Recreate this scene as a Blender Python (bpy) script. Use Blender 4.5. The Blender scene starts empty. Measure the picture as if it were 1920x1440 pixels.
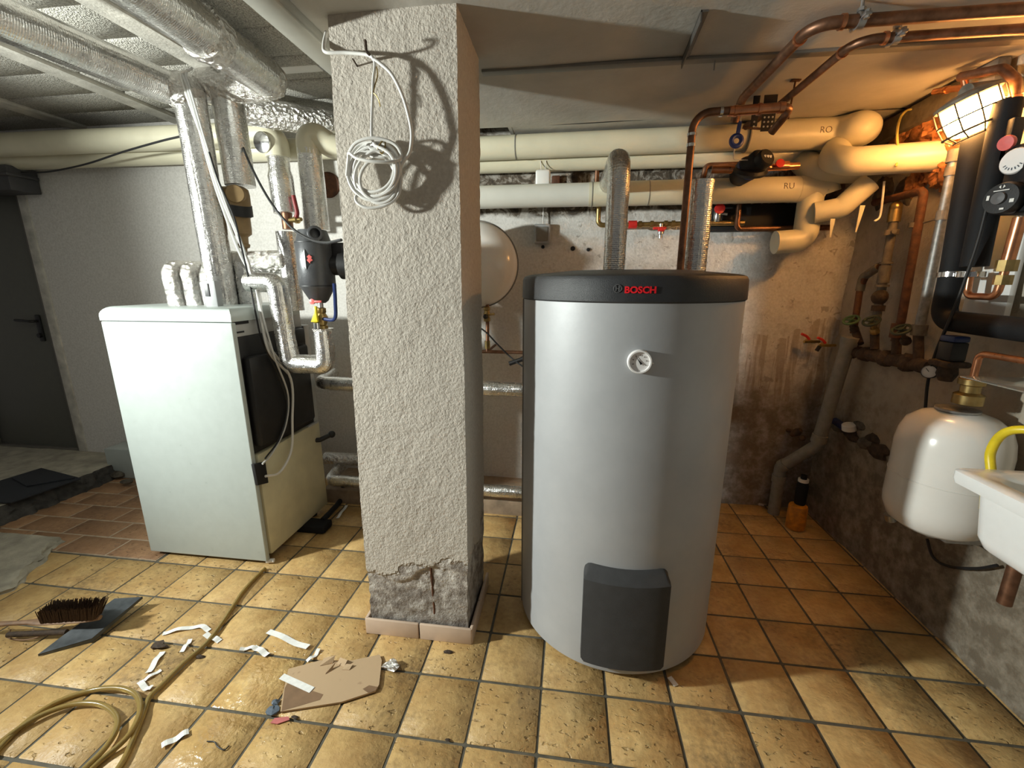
import bpy, bmesh, math, random
from mathutils import Vector, Matrix, noise
random.seed(7)
S = bpy.context.scene
COL = S.collection
# ---------------------------------------------------------------- camera
FPX, PITCH, YAW, CAMH = 811.0, math.radians(13.35), math.radians(7.65), 1.57
cd = bpy.data.cameras.new('camera'); cam = bpy.data.objects.new('camera', cd); COL.objects.link(cam)
cd.sensor_width = 36.0; cd.lens = FPX / 1920 * 36.0; cd.clip_start = 0.02
cam.location = (0, 0, CAMH)
cam.rotation_euler = (math.pi / 2 - PITCH, 0, YAW)
S.camera = cam
# ---------------------------------------------------------------- world, lights, exposure
wd = bpy.data.worlds.new('world'); S.world = wd; wd.use_nodes = True
wd.node_tree.nodes['Background'].inputs[0].default_value = (1.0, 0.96, 0.90, 1)
wd.node_tree.nodes['Background'].inputs[1].default_value = 0.16
# flood lamp standing left of the frame, aimed across the room
sl = bpy.data.lights.new('flood_lamp', 'SPOT'); sl.energy = 960; sl.color = (0.95, 1.0, 0.93); sl.shadow_soft_size = 0.08
sl.spot_size = math.radians(140); sl.spot_blend = 1.0
so = bpy.data.objects.new('flood_lamp', sl); COL.objects.link(so); so.location = (-3.5, 0.45, 1.95)
so.rotation_euler = (Vector((-0.2, 1.6, 2.0)) - so.location).to_track_quat('-Z', 'Y').to_euler()
S.view_settings.view_transform = 'Standard'; S.view_settings.look = 'None'
S.view_settings.gamma = 1.0; S.view_settings.use_curve_mapping = False
S.view_settings.exposure = -0.38

# ---------------------------------------------------------------- sight-line helpers (point at a known distance)
_f = Vector((-math.sin(YAW) * math.cos(PITCH), math.cos(YAW) * math.cos(PITCH), -math.sin(PITCH)))
_r = Vector((math.cos(YAW), math.sin(YAW), 0)); _u = _r.cross(_f)
def ray(x, y): return _r * ((x - 960) / FPX) - _u * ((y - 720) / FPX) + _f
C0 = Vector((0, 0, CAMH))
def py(x, y, Y): d = ray(x, y); return C0 + d * (Y / d.y)
def px(x, y, X): d = ray(x, y); return C0 + d * (X / d.x)
def pz(x, y, Z): d = ray(x, y); return C0 + d * ((Z - CAMH) / d.z)
V = Vector

# ---------------------------------------------------------------- materials
MATS = {}
class NT:
    def __init__(s, name):
        m = bpy.data.materials.new(name); m.use_nodes = True; s.m = m; s.t = m.node_tree; s.n = s.t.nodes
        s.b = s.n['Principled BSDF']; s.co = None
    def new(s, ty, **kw):
        n = s.n.new(ty)
        for k, v in kw.items(): setattr(n, k, v)
        return n
    def link(s, a, b): s.t.links.new(a, b)
    def coord(s, kind='Object'):
        n = s.new('ShaderNodeTexCoord'); return n.outputs[kind]
    def noise(s, vec, scale, detail=4, rough=0.55, dist=0):
        n = s.new('ShaderNodeTexNoise'); n.inputs['Scale'].default_value = scale; n.inputs['Detail'].default_value = detail
        n.inputs['Roughness'].default_value = rough; n.inputs['Distortion'].default_value = dist
        s.link(vec, n.inputs['Vector']); return n.outputs['Fac']
    def voro(s, vec, scale, feature='F1'):
        n = s.new('ShaderNodeTexVoronoi', feature=feature); n.inputs['Scale'].default_value = scale
        s.link(vec, n.inputs['Vector']); return n.outputs['Distance']
    def ramp(s, fac, stops):
        n = s.new('ShaderNodeValToRGB'); e = n.color_ramp.elements
        while len(e) < len(stops): e.new(0.5)
        for k, (p, c) in enumerate(stops):
            e[k].position = p; e[k].color = (c if len(c) == 4 else (*c, 1)) if not isinstance(c, (int, float)) else (c, c, c, 1)
        s.link(fac, n.inputs['Fac']); return n.outputs['Color']
    def mix(s, fac, a, b, mode='MIX'):
        n = s.new('ShaderNodeMix', data_type='RGBA', blend_type=mode)
        for sock, v in ((n.inputs[0], fac), (n.inputs[6], a), (n.inputs[7], b)):
            if hasattr(v, 'is_linked') or hasattr(v, 'links'): s.link(v, sock)
            elif isinstance(v, (int, float)): sock.default_value = v
            else: sock.default_value = (*v, 1)
        return n.outputs[2]
    def math(s, op, a, b=0.0, clamp=False):
        n = s.new('ShaderNodeMath', operation=op); n.use_clamp = clamp
        for sock, v in ((n.inputs[0], a), (n.inputs[1], b)):
            if hasattr(v, 'links'): s.link(v, sock)
            else: sock.default_value = v
        return n.outputs[0]
    def sep(s, vec):
        n = s.new('ShaderNodeSeparateXYZ'); s.link(vec, n.inputs[0]); return n.outputs
    def bump(s, h, strength=0.5, dist=0.01):
        n = s.new('ShaderNodeBump'); n.inputs['Strength'].default_value = strength; n.inputs['Distance'].default_value = dist
        s.link(h, n.inputs['Height'])
        if s.b.inputs['Normal'].links: s.link(s.b.inputs['Normal'].links[0].from_socket, n.inputs['Normal'])
        s.link(n.outputs[0], s.b.inputs['Normal'])
    def set(s, col=None, rough=None, metal=None, **kw):
        for nm, v in (('Base Color', col), ('Roughness', rough), ('Metallic', metal), *[(k.replace('_', ' '), v) for k, v in kw.items()]):
            if v is None: continue
            i = s.b.inputs[nm]
            if hasattr(v, 'links'): s.link(v, i)
            elif isinstance(v, (int, float)): i.default_value = v
            else: i.default_value = (*v, 1) if len(v) == 3 else v
        return s.m
def plain(name, col, rough=0.5, metal=0.0, var=0.12, scale=25, bump=0.0, bscale=200, **kw):
    t = NT(name); c = t.coord()
    f = t.noise(c, scale)
    d = tuple(x * (1 - var) for x in col); u = tuple(min(1, x * (1 + var)) for x in col)
    t.set(t.ramp(f, [(0.3, d), (0.7, u)]), t.math('ADD', t.math('MULTIPLY', f, 0.2), rough - 0.1), metal, **kw)
    if bump: t.bump(t.noise(c, bscale, 3), bump, 0.004)
    MATS[name] = t.m; return t.m
plain('white_paint', (0.45, 0.50, 0.485), 0.32, var=0.03)
plain('white_enamel', (0.82, 0.80, 0.76), 0.18, var=0.03, scale=8)
plain('ceramic', (0.85, 0.86, 0.86), 0.12, var=0.02)
plain('white_plastic', (0.80, 0.80, 0.78), 0.4, var=0.02)
plain('grey_plastic', (0.36, 0.37, 0.38), 0.45, var=0.05)
plain('grey_sheet', (0.42, 0.43, 0.43), 0.5, var=0.05)
plain('black_plastic', (0.010, 0.010, 0.011), 0.5, var=0.2, bump=0.1)
plain('black_matt', (0.008, 0.008, 0.009), 0.7)
plain('black_rubber', (0.010, 0.0105, 0.012), 0.7, var=0.3, scale=12, bump=0.15, bscale=120, Specular_IOR_Level=0.25)
plain('lid_plastic', (0.028, 0.029, 0.032), 0.42, var=0.1, bump=0.35, bscale=420)
plain('cover_foam', (0.045, 0.045, 0.047), 0.75, var=0.15, bump=0.6, bscale=500)
plain('separator_grey', (0.085, 0.088, 0.095), 0.38, 0.3, var=0.1, bump=0.15)
plain('cream_paint', (0.62, 0.58, 0.40), 0.5, var=0.08, scale=9)
plain('beige_pvc', (0.70, 0.66, 0.50), 0.36, var=0.05, scale=7)
plain('white_pvc', (0.70, 0.69, 0.62), 0.36, var=0.04, scale=7)
plain('brown_plastic', (0.26, 0.17, 0.075), 0.5, var=0.12)
plain('copper', (0.60, 0.27, 0.14), 0.3, 0.95, var=0.25, scale=18)
plain('copper_dull', (0.22, 0.115, 0.07), 0.45, 0.85, var=0.4, scale=22)
plain('brass', (0.40, 0.29, 0.12), 0.38, 0.95, var=0.2)
plain('chrome', (0.72, 0.72, 0.72), 0.18, 1.0, var=0.05)
plain('steel', (0.40, 0.40, 0.40), 0.42, 0.9, var=0.2)
plain('galvanised', (0.26, 0.26, 0.25), 0.52, 0.85, var=0.3, scale=45)
plain('rust', (0.10, 0.038, 0.017), 0.75, 0.1, var=0.45, scale=35, bump=0.4, bscale=120)
plain('dark_rust', (0.055, 0.035, 0.022), 0.8, 0.1, var=0.5, scale=40, bump=0.6, bscale=90)
plain('old_grey_pipe', (0.16, 0.14, 0.11), 0.65, 0.2, var=0.35, scale=25, bump=0.3, bscale=90)
plain('drain_grey', (0.22, 0.22, 0.20), 0.55, var=0.15)
plain('green_paint', (0.06, 0.12, 0.05), 0.55, var=0.3, scale=60)
plain('dark_green_paint', (0.03, 0.045, 0.028), 0.6, var=0.3, scale=60)
plain('red_plastic', (0.62, 0.03, 0.025), 0.4)
plain('dark_red', (0.22, 0.02, 0.02), 0.35)
plain('salmon_plastic', (0.75, 0.16, 0.15), 0.4)
plain('blue_plastic', (0.02, 0.05, 0.26), 0.4)
plain('navy_plastic', (0.015, 0.03, 0.12), 0.35)
plain('yellow_plastic', (0.75, 0.62, 0.03), 0.4)
plain('yellow_hose', (0.72, 0.55, 0.02), 0.35)
plain('yellow_wire', (0.55, 0.46, 0.12), 0.5)
plain('yellow_bottle', (0.55, 0.22, 0.02), 0.45, var=0.35, scale=30)
plain('cable_white', (0.72, 0.71, 0.68), 0.45, var=0.03)
plain('cable_grey', (0.55, 0.55, 0.54), 0.45, var=0.03)
plain('cable_black', (0.012, 0.012, 0.013), 0.5)
plain('wood', (0.24, 0.14, 0.08), 0.6, var=0.35, scale=18)
plain('plank', (0.30, 0.22, 0.15), 0.8, var=0.3, scale=14)
plain('bristle', (0.06, 0.032, 0.018), 0.8, var=0.4, scale=120)
plain('pan_metal', (0.10, 0.11, 0.12), 0.42, 0.5, var=0.35, scale=14)
plain('tape', (0.82, 0.82, 0.80), 0.5, var=0.08, scale=60)
plain('door_paint', (0.105, 0.105, 0.092), 0.5, var=0.06)
plain('frame_paint', (0.12, 0.11, 0.095), 0.5, var=0.06)
plain('lintel_grey', (0.06, 0.06, 0.065), 0.6)
plain('rubber_mat', (0.018, 0.020, 0.026), 0.75, var=0.2, bump=0.5, bscale=300)
plain('skirting_tile', (0.62, 0.47, 0.36), 0.35, var=0.04)
plain('strip_grey', (0.20, 0.19, 0.17), 0.5, var=0.1)
plain('trunk_grey', (0.42, 0.42, 0.38), 0.5, var=0.05)
plain('logo_red', (0.80, 0.012, 0.02), 0.4, var=0.0)
plain('emblem', (0.10, 0.10, 0.105), 0.4)
plain('logo_black', (0.006, 0.006, 0.006), 0.4)
plain('ink', (0.10, 0.075, 0.05), 0.7)
plain('scrap_red', (0.55, 0.16, 0.15), 0.6)
plain('scrap_blue', (0.10, 0.13, 0.17), 0.5)
plain('zinc_strap', (0.13, 0.12, 0.11), 0.5, 0.6)
plain('grout', (0.105, 0.095, 0.072), 0.85, var=0.3, scale=30)
plain('pale_grout', (0.45, 0.35, 0.25), 0.85, var=0.2, scale=30)
plain('slab', (0.38, 0.345, 0.275), 0.85, var=0.3, scale=9, bump=0.7, bscale=60)
plain('rubble', (0.10, 0.085, 0.065), 0.9, var=0.6, scale=22, bump=1.0, bscale=50)
plain('edge_dark', (0.055, 0.05, 0.045), 0.95, var=0.5, scale=18, bump=0.9, bscale=45)
plain('pur_foam', (0.42, 0.17, 0.06), 0.85, var=0.4, scale=30, bump=0.9, bscale=70)
plain('beam_concrete', (0.52, 0.50, 0.45), 0.85, var=0.25, scale=12, bump=0.5, bscale=80)
def m_foil():
    t = NT('foil'); uv = t.coord('UV'); ob = t.coord()
    s = t.sep(uv)
    uvs = t.new('ShaderNodeMapping'); uvs.inputs['Scale'].default_value = (2.0, 14.0, 1.0); t.link(uv, uvs.inputs[0])
    rib = t.math('SINE', t.math('MULTIPLY', s[0], 780.0))
    w = t.voro(ob, 55, 'DISTANCE_TO_EDGE'); n1 = t.noise(ob, 28, 4, .6, 1.5); n2 = t.noise(ob, 9, 3)
    t.set(t.ramp(n2, [(0.3, (0.62, 0.61, 0.59)), (0.7, (0.86, 0.85, 0.83))]), t.math('ADD', t.math('MULTIPLY', n1, 0.25), 0.16), 1.0)
    t.bump(t.math('MULTIPLY', rib, t.math('SUBTRACT', n2, 0.2)), 0.55, 0.0014)
    t.bump(t.noise(uvs.outputs[0], 1, 2), 0.5, 0.012)
    t.bump(n1, 0.28, 0.012); t.bump(w, 0.18, 0.004)
    MATS['foil'] = t.m
    t = NT('foil_crumpled'); ob = t.coord()
    w = t.voro(ob, 45); n1 = t.noise(ob, 40, 5, .65, 2.0)
    t.set((0.80, 0.78, 0.75), 0.22, 1.0); t.bump(w, 0.9, 0.012); t.bump(n1, 0.9, 0.012)
    MATS['foil_crumpled'] = t.m
m_foil()
def m_tile(name, ca, cb, cdirt, wet=False):
    t = NT(name); ob = t.coord(); oi = t.new('ShaderNodeObjectInfo'); rnd = oi.outputs['Random']
    cm = t.new('ShaderNodeCombineXYZ'); t.link(t.math('MULTIPLY', rnd, 37.0), cm.inputs[0]); t.link(t.math('MULTIPLY', rnd, 91.0), cm.inputs[1])
    va = t.new('ShaderNodeVectorMath', operation='ADD'); t.link(ob, va.inputs[0]); t.link(cm.outputs[0], va.inputs[1]); o = va.outputs[0]
    gl = t.new('ShaderNodeNewGeometry').outputs['Position']
    n1 = t.noise(o, 9, 5, .6); n2 = t.noise(o, 45, 4, .6); pmap = t.new('ShaderNodeMapping'); pmap.inputs['Scale'].default_value = (36, 62, 1); t.link(o, pmap.inputs[0]); pit = t.noise(pmap.outputs[0], 1, 2, .45, 0.3); st = t.noise(gl, 2.6, 4, .6)
    base = t.mix(t.ramp(n1, [(0.35, 0), (0.68, 1)]), ca, cb)
    base = t.mix(t.math('MULTIPLY', t.ramp(n2, [(0.42, 0), (0.66, 1)]), 0.35), base, tuple(x * .6 for x in ca))
    base = t.mix(t.math('MULTIPLY', rnd, 0.35), base, tuple(x * .78 for x in ca))
    dirt = t.math('MULTIPLY', t.ramp(st, [(0.52, 0), (0.72, 1)]), t.ramp(n2, [(0.35, 0.1), (0.62, 1)]))
    base = t.mix(t.math('MULTIPLY', dirt, 0.75), base, cdirt)
    pm = t.ramp(pit, [(0.62, 0), (0.74, 1)])
    pm = t.math('MULTIPLY', pm, t.ramp(t.math('FRACT', t.math('MULTIPLY', rnd, 7.3)), [(0.25, 0.12), (0.8, 1)]))
    base = t.mix(t.math('MULTIPLY', pm, 0.4), base, cdirt)
    t.set(base, 0.5)
    sp = t.sep(gl)
    dx = t.math('SUBTRACT', sp[0], -1.18); dy = t.math('SUBTRACT', sp[1], 1.22)
    dd = t.math('SQRT', t.math('ADD', t.math('MULTIPLY', t.math('MULTIPLY', dx, dx), 2.4), t.math('MULTIPLY', dy, dy)))
    wv = t.math('ADD', dd, t.math('MULTIPLY', t.noise(gl, 9, 3), 0.35))
    t.set(None, t.ramp(wv, [(0.38, 0.10), (0.52, 0.48)]))
    t.bump(n1, 0.7, 0.014); t.bump(n2, 0.35, 0.005); t.bump(t.math('SUBTRACT', 1.0, pm), 0.9, 0.006)
    wm = t.ramp(wv, [(0.36, 1), (0.52, 0)])
    t.bump(t.math('MULTIPLY', t.noise(gl, 30, 3, .5, .4), wm), 0.55, 0.016)
    MATS[name] = t.m
m_tile('floor_tile', (0.50, 0.305, 0.115), (0.69, 0.475, 0.205), (0.15, 0.10, 0.05))
m_tile('red_tile', (0.34, 0.185, 0.095), (0.46, 0.27, 0.145), (0.15, 0.08, 0.045))
def m_pillar():
    t = NT('pillar_plaster'); ob = t.coord(); z = t.sep(ob)
    n = t.noise(ob, 26, 5, .62, 1.2); n3 = t.noise(ob, 80, 4, .6); w = t.noise(ob, 4, 5, .6)
    edge = t.math('ADD', z[2], t.math('ADD', t.math('MULTIPLY', w, -0.42), t.math('MULTIPLY', z[0], -0.20)))
    mask = t.ramp(edge, [(0.265, 1), (0.28, 0)])
    clean = t.ramp(n3, [(0.2, (0.47, 0.42, 0.36)), (0.75, (0.63, 0.58, 0.51))])
    bare = t.ramp(t.noise(ob, 18, 6, .7), [(0.30, (0.15, 0.125, 0.105)), (0.47, (0.33, 0.29, 0.255)), (0.60, (0.60, 0.56, 0.51))])
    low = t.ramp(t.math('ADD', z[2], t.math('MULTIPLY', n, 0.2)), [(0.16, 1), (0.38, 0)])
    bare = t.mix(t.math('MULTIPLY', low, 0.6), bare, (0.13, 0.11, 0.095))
    t.set(t.mix(mask, clean, bare), 0.9)
    t.bump(n, 0.30, 0.010); t.bump(n3, 0.9, 0.006); t.bump(t.noise(ob, 150, 3, .6), 0.5, 0.003); t.bump(t.math('SUBTRACT', 1.0, mask), 0.8, 0.012)
    MATS['pillar_plaster'] = t.m
m_pillar()
def m_wall(name, base, base2, stain, dark, zdark, zfull, dirt=0.5, bump=0.6):
    t = NT(name); ob = t.coord(); z = t.sep(ob)
    n = t.noise(ob, 2.2, 6, .62, .6); m = t.noise(ob, 14, 5, .65); f = t.noise(ob, 60, 4, .6)
    c = t.ramp(n, [(0.35, base), (0.65, base2)])
    mp = t.new('ShaderNodeMapping'); mp.inputs['Scale'].default_value = (26, 26, 2.2); t.link(ob, mp.inputs[0])
    dr = t.noise(mp.outputs[0], 1, 3, .6, .8)
    c = t.mix(t.math('MULTIPLY', t.ramp(m, [(0.50, 0), (0.72, 1)]), dirt), c, stain)
    zz = t.math('ADD', z[2], t.math('MULTIPLY', n, -0.9))
    lo = t.ramp(zz, [(zdark, 1), (zfull, 0)])
    c = t.mix(t.math('MULTIPLY', lo, t.ramp(m, [(0.30, 0.35), (0.6, 1)])), c, dark)
    t.set(c, 0.9)
    t.bump(m, bump, 0.02); t.bump(f, bump * .6, 0.005)
    MATS[name] = t.m; return t
def m_back():
    t = NT('back_plaster'); ob = t.coord(); z = t.sep(ob)
    n = t.noise(ob, 2.0, 6, .62, .6); m = t.noise(ob, 12, 5, .65); f = t.noise(ob, 70, 4, .6)
    mp = t.new('ShaderNodeMapping'); mp.inputs['Scale'].default_value = (24, 24, 1.6); t.link(ob, mp.inputs[0])
    dr = t.noise(mp.outputs[0], 1, 3, .6, .5)
    white = t.ramp(f, [(0.3, (0.56, 0.54, 0.51)), (0.65, (0.70, 0.68, 0.65))])
    spots = t.ramp(t.noise(ob, 22, 3, .5, 1), [(0.64, 0), (0.69, 1)])
    right = t.ramp(t.math('ADD', z[0], t.math('MULTIPLY', n, 0.8)), [(0.10, 0), (0.35, 1)])   # older plaster right of the pillar
    r2 = t.math('MULTIPLY', right, 1.0)
    c = t.mix(t.math('MULTIPLY', t.math('MULTIPLY', spots, 0.6), r2), white, (0.25, 0.22, 0.19))
    # washed limewash drips low on the right
    dmask = t.math('MULTIPLY', t.math('MULTIPLY', t.ramp(dr, [(0.47, 0), (0.55, 1)]), t.ramp(z[0], [(0.0, 0), (1.0, 1)])), t.ramp(t.math('ADD', z[2], t.math('MULTIPLY', n, -0.5)), [(0.45, 0.0), (0.62, 1), (1.18, 1.0), (1.35, 0)]))
    c = t.mix(t.math('MULTIPLY', dmask, 0.55), c, (0.28, 0.20, 0.13))
    low = t.ramp(t.math('ADD', z[2], t.math('MULTIPLY', n, -1.1)), [(0.10, 1), (0.55, 0)])
    c = t.mix(t.math('MULTIPLY', t.math('MULTIPLY', low, r2), t.ramp(m, [(0.3, 0.55), (0.6, 1)])), c, (0.13, 0.10, 0.075))
    grime = t.math('MULTIPLY', t.math('MULTIPLY', t.ramp(m, [(0.5, 0), (0.75, 1)]), 0.5), r2)
    c = t.mix(grime, c, (0.30, 0.25, 0.20))
    # bare stone band under the ceiling pipes
    hi = t.ramp(t.math('ADD', z[2], t.math('MULTIPLY', m, 0.22)), [(0, 0), (0.01, 1)])
    zb = t.math('SUBTRACT', t.math('ADD', z[2], t.math('MULTIPLY', n, 0.22)), 2.10)
    bare = t.math('MULTIPLY', t.ramp(zb, [(0.0, 0), (0.03, 1)]), t.ramp(z[0], [(0, 0), (0.01, 1)]))
    xl = t.math('ADD', z[0], 0.95)
    bare = t.math('MULTIPLY', t.ramp(zb, [(0.0, 0), (0.03, 1)]), t.ramp(xl, [(0.0, 0), (0.05, 1)]))
    stone = t.ramp(t.noise(ob, 9, 5, .7, 1.5), [(0.36, (0.03, 0.024, 0.018)), (0.50, (0.11, 0.085, 0.06)), (0.58, (0.36, 0.33, 0.29)), (0.7, (0.5, 0.48, 0.44))])
    c = t.mix(bare, c, stone)
    t.set(c, 0.88)
    t.bump(t.math('MULTIPLY', m, t.math('ADD', r2, 0.05)), 0.5, 0.018); t.bump(f, 0.2, 0.004)
    MATS['back_plaster'] = t.m
m_back()
m_wall('right_plaster', (0.36, 0.31, 0.24), (0.50, 0.455, 0.38), (0.24, 0.20, 0.15), (0.15, 0.12, 0.085), 0.10, 0.70, 0.5, 0.6)
def m_ceil():
    t = NT('ceiling_plaster'); ob = t.coord(); n = t.noise(ob, 3, 5, .6); f = t.noise(ob, 50, 4, .6); g = t.noise(ob, 1.4, 6, .65, .5)
    c = t.ramp(n, [(0.3, (0.42, 0.40, 0.36)), (0.7, (0.53, 0.51, 0.465))])
    c = t.mix(t.math('MULTIPLY', t.ramp(g, [(0.5, 0), (0.75, 1)]), 0.35), c, (0.30, 0.28, 0.25))
    t.set(c, 0.85); t.bump(f, 0.25, 0.004); t.bump(n, 0.3, 0.02); MATS['ceiling_plaster'] = t.m
    t = NT('ceiling_block'); ob = t.coord(); oi = t.new('ShaderNodeObjectInfo')
    v = t.voro(ob, 150); f = t.noise(ob, 110, 3, .6); n = t.noise(ob, 5, 4)
    c = t.ramp(f, [(0.30, (0.22, 0.21, 0.185)), (0.50, (0.50, 0.48, 0.43)), (0.72, (0.68, 0.66, 0.60))])
    c = t.mix(t.math('MULTIPLY', n, 0.3), c, (0.34, 0.325, 0.29))
    t.set(c, 0.95); t.bump(v, 0.9, 0.006); t.bump(f, 0.8, 0.006); MATS['ceiling_block'] = t.m
m_ceil()
def m_tank():
    t = NT('tank_silver'); ob = t.coord(); n = t.noise(ob, 6, 4, .6); f = t.noise(ob, 90, 3); d = t.noise(ob, 3.2, 5, .65)
    c = t.ramp(d, [(0.4, (0.42, 0.43, 0.447)), (0.75, (0.475, 0.485, 0.50))])
    t.set(c, t.math('ADD', t.math('MULTIPLY', n, 0.15), 0.44), 0.2); t.bump(n, 0.10, 0.01); t.bump(f, 0.06, 0.003); MATS['tank_silver'] = t.m
m_tank()
def m_misc():
    t = NT('cardboard'); ob = t.coord(); z = t.sep(ob); n = t.noise(ob, 14, 4)
    wet = t.ramp(t.math('ADD', t.math('ADD', z[0], t.math('MULTIPLY', z[1], 0.9)), t.math('MULTIPLY', n, 0.10)), [(0.12, 1), (0.125, 0)])
    t.set(t.mix(t.math('MULTIPLY', t.ramp(n, [(0.62, 0), (0.66, 1)]), 0.5), (0.50, 0.35, 0.21), (0.30, 0.19, 0.105)), 0.8)
    w = t.new('ShaderNodeTexWave'); w.inputs['Scale'].default_value = 60; t.link(ob, w.inputs[0]); t.bump(w.outputs['Fac'], 0.15, 0.002)
    MATS['cardboard'] = t.m
    plain('cardboard_wet', (0.22, 0.13, 0.07), 0.6)
    t = NT('clear_hose'); t.set((0.42, 0.30, 0.10), 0.22, 0, Transmission_Weight=0.45, IOR=1.4); MATS['clear_hose'] = t.m
    t = NT('lamp_glass'); gd = t.new('ShaderNodeVectorMath', operation='LENGTH'); t.link(t.coord('Object'), gd.inputs[0]); t.set((1.0, 0.82, 0.5), 0.35, 0, Emission_Color=(1.0, 0.46, 0.125, 1), Emission_Strength=t.math('MULTIPLY', t.ramp(gd.outputs['Value'], [(0.080, 1.0), (0.092, 0.40), (0.112, 0.12)]), 230.0)); MATS['lamp_glass'] = t.m
    t = NT('bulb_glow'); t.set((1, .7, .35), 0.5, 0, Emission_Color=(1.0, 0.60, 0.22, 1), Emission_Strength=60.0); MATS['bulb_glow'] = t.m
    t = NT('clear_acrylic'); t.set((0.9, 0.92, 0.9), 0.1, 0, Transmission_Weight=0.9, IOR=1.1); MATS['clear_acrylic'] = t.m
    plain('gauge_white', (0.85, 0.83, 0.82), 0.4, var=0.01)
m_misc()

# ---------------------------------------------------------------- mesh builder
def frame_of(d):
    d = d.normalized(); a = V((0, 0, 1)) if abs(d.z) < 0.9 else V((1, 0, 0))
    s = d.cross(a).normalized(); return s, s.cross(d).normalized()
NOSPLIT = {'bristles', 'dial_marks', 'scale_marks', 'face_marks', 'cage', 'wheel'}
MARKS = {'dial_marks', 'scale_marks', 'face_marks'}
class MB:
    def pieces(s, tol=.002):
        n = len(s.v); par = list(range(n))
        def find(a):
            while par[a] != a: par[a] = par[par[a]]; a = par[a]
            return a
        for f in s.f:
            r = find(f[0])
            for k in f[1:]:
                q = find(k)
                if q != r: par[q] = r
        isl = {}
        for k in range(n): isl.setdefault(find(k), []).append(k)
        if len(isl) == 1: return [s]
        bb = []
        for ids in isl.values():
            bb.append(([min(s.v[i][a] for i in ids) - tol for a in range(3)], [max(s.v[i][a] for i in ids) + tol for a in range(3)], [ids]))
        ch = True
        while ch:
            ch = False
            for i in range(len(bb)):
                for j in range(len(bb) - 1, i, -1):
                    A, B = bb[i], bb[j]
                    if all(A[0][k] <= B[1][k] and B[0][k] <= A[1][k] for k in range(3)):
                        bb[i] = ([min(A[0][k], B[0][k]) for k in range(3)], [max(A[1][k], B[1][k]) for k in range(3)], A[2] + B[2]); del bb[j]; ch = True
        if len(bb) == 1: return [s]
        own = {}
        for g, b in enumerate(bb):
            for ids in b[2]:
                for i in ids: own[i] = g
        out = []
        for g in range(len(bb)):
            m = MB(); mp = {}
            for f, u in zip(s.f, s.uv):
                if own[f[0]] != g: continue
                for i in f:
                    if i not in mp: mp[i] = len(m.v); m.v.append(s.v[i])
                m.f.append(tuple(mp[i] for i in f)); m.uv.append(u)
            out.append(m)
        return out
    def __init__(s): s.v = []; s.f = []; s.uv = []
    def quadgrid(s, fn, nu, nv, cu=False, cv=False, uvf=None):
        b = len(s.v)
        for i in range(nu):
            for j in range(nv): s.v.append(tuple(fn(i, j)))
        for i in range(nu if cu else nu - 1):
            for j in range(nv if cv else nv - 1):
                i2, j2 = (i + 1) % nu, (j + 1) % nv
                s.f.append((b + i * nv + j, b + i2 * nv + j, b + i2 * nv + j2, b + i * nv + j2))
                s.uv.append([uvf(i, j), uvf(i + 1, j), uvf(i + 1, j + 1), uvf(i, j + 1)] if uvf else None)
        return b
    def face(s, ids): s.f.append(tuple(ids)); s.uv.append(None)
    def tube(s, pts, r, seg=16, cap=True, wob=0.0, closed=False, wfreq=9.0, seed=0.0):
        pts = [V(p) for p in pts]; n = len(pts); rr = r if isinstance(r, (list, tuple)) else [r] * n
        d0 = (pts[1] - pts[0]).normalized(); a, b = frame_of(d0); L = [0.0]
        for k in range(1, n): L.append(L[-1] + (pts[k] - pts[k - 1]).length)
        rings = []; prev = d0
        for k in range(n):
            if closed: d = (pts[(k + 1) % n] - pts[k - 1]).normalized()
            else: d = ((pts[min(k + 1, n - 1)] - pts[k]).normalized() + (pts[k] - pts[max(k - 1, 0)]).normalized())
            d = d.normalized() if d.length > 1e-6 else prev
            q = prev.rotation_difference(d); a = q @ a; b = q @ b; prev = d
            ring = []
            for j in range(seg):
                t = 2 * math.pi * j / seg; rad = rr[k]
                p = pts[k] + a * math.cos(t) * rad + b * math.sin(t) * rad
                if wob: p = pts[k] + (p - pts[k]) * (1 + wob * noise.noise(p * wfreq + V((seed, 0, 0))) + wob * .6 * noise.noise(p * wfreq * 3))
                ring.append(p)
            rings.append(ring)
        base = s.quadgrid(lambda i, j: rings[i][j], n, seg, closed, True, lambda i, j: (L[min(i, n - 1)] if i < n else L[-1], j / seg))
        if cap and not closed:
            s.face([base + j for j in range(seg)][::-1]); s.face([base + (n - 1) * seg + j for j in range(seg)])
        return s
    def cyl(s, p0, p1, r0, r1=None, seg=20): return s.tube([p0, p1], [r0, r0 if r1 is None else r1], seg)
    def lathe(s, prof, origin=(0, 0, 0), axis=(0, 0, 1), seg=32):
        o = V(origin); ax = V(axis).normalized(); a, b = frame_of(ax); n = len(prof)
        base = s.quadgrid(lambda i, j: o + ax * prof[i][1] + (a * math.cos(2 * math.pi * j / seg) + b * math.sin(2 * math.pi * j / seg)) * max(prof[i][0], 1e-5), n, seg, False, True)
        if prof[0][0] > 1e-4: s.face([base + j for j in range(seg)][::-1])
        if prof[-1][0] > 1e-4: s.face([base + (n - 1) * seg + j for j in range(seg)])
        return s
    def box(s, lo, hi, bev=0.0, seg=2, mtx=None):
        bm = bmesh.new(); bmesh.ops.create_cube(bm, size=1)
        lo, hi = V(lo), V(hi)
        for v in bm.verts: v.co = V([(lo[k] + hi[k]) / 2 + v.co[k] * (hi[k] - lo[k]) for k in range(3)])
        if bev: bmesh.ops.bevel(bm, geom=bm.edges[:], offset=bev, segments=seg, affect='EDGES', profile=0.5)
        return s.add(bm, mtx)
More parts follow.
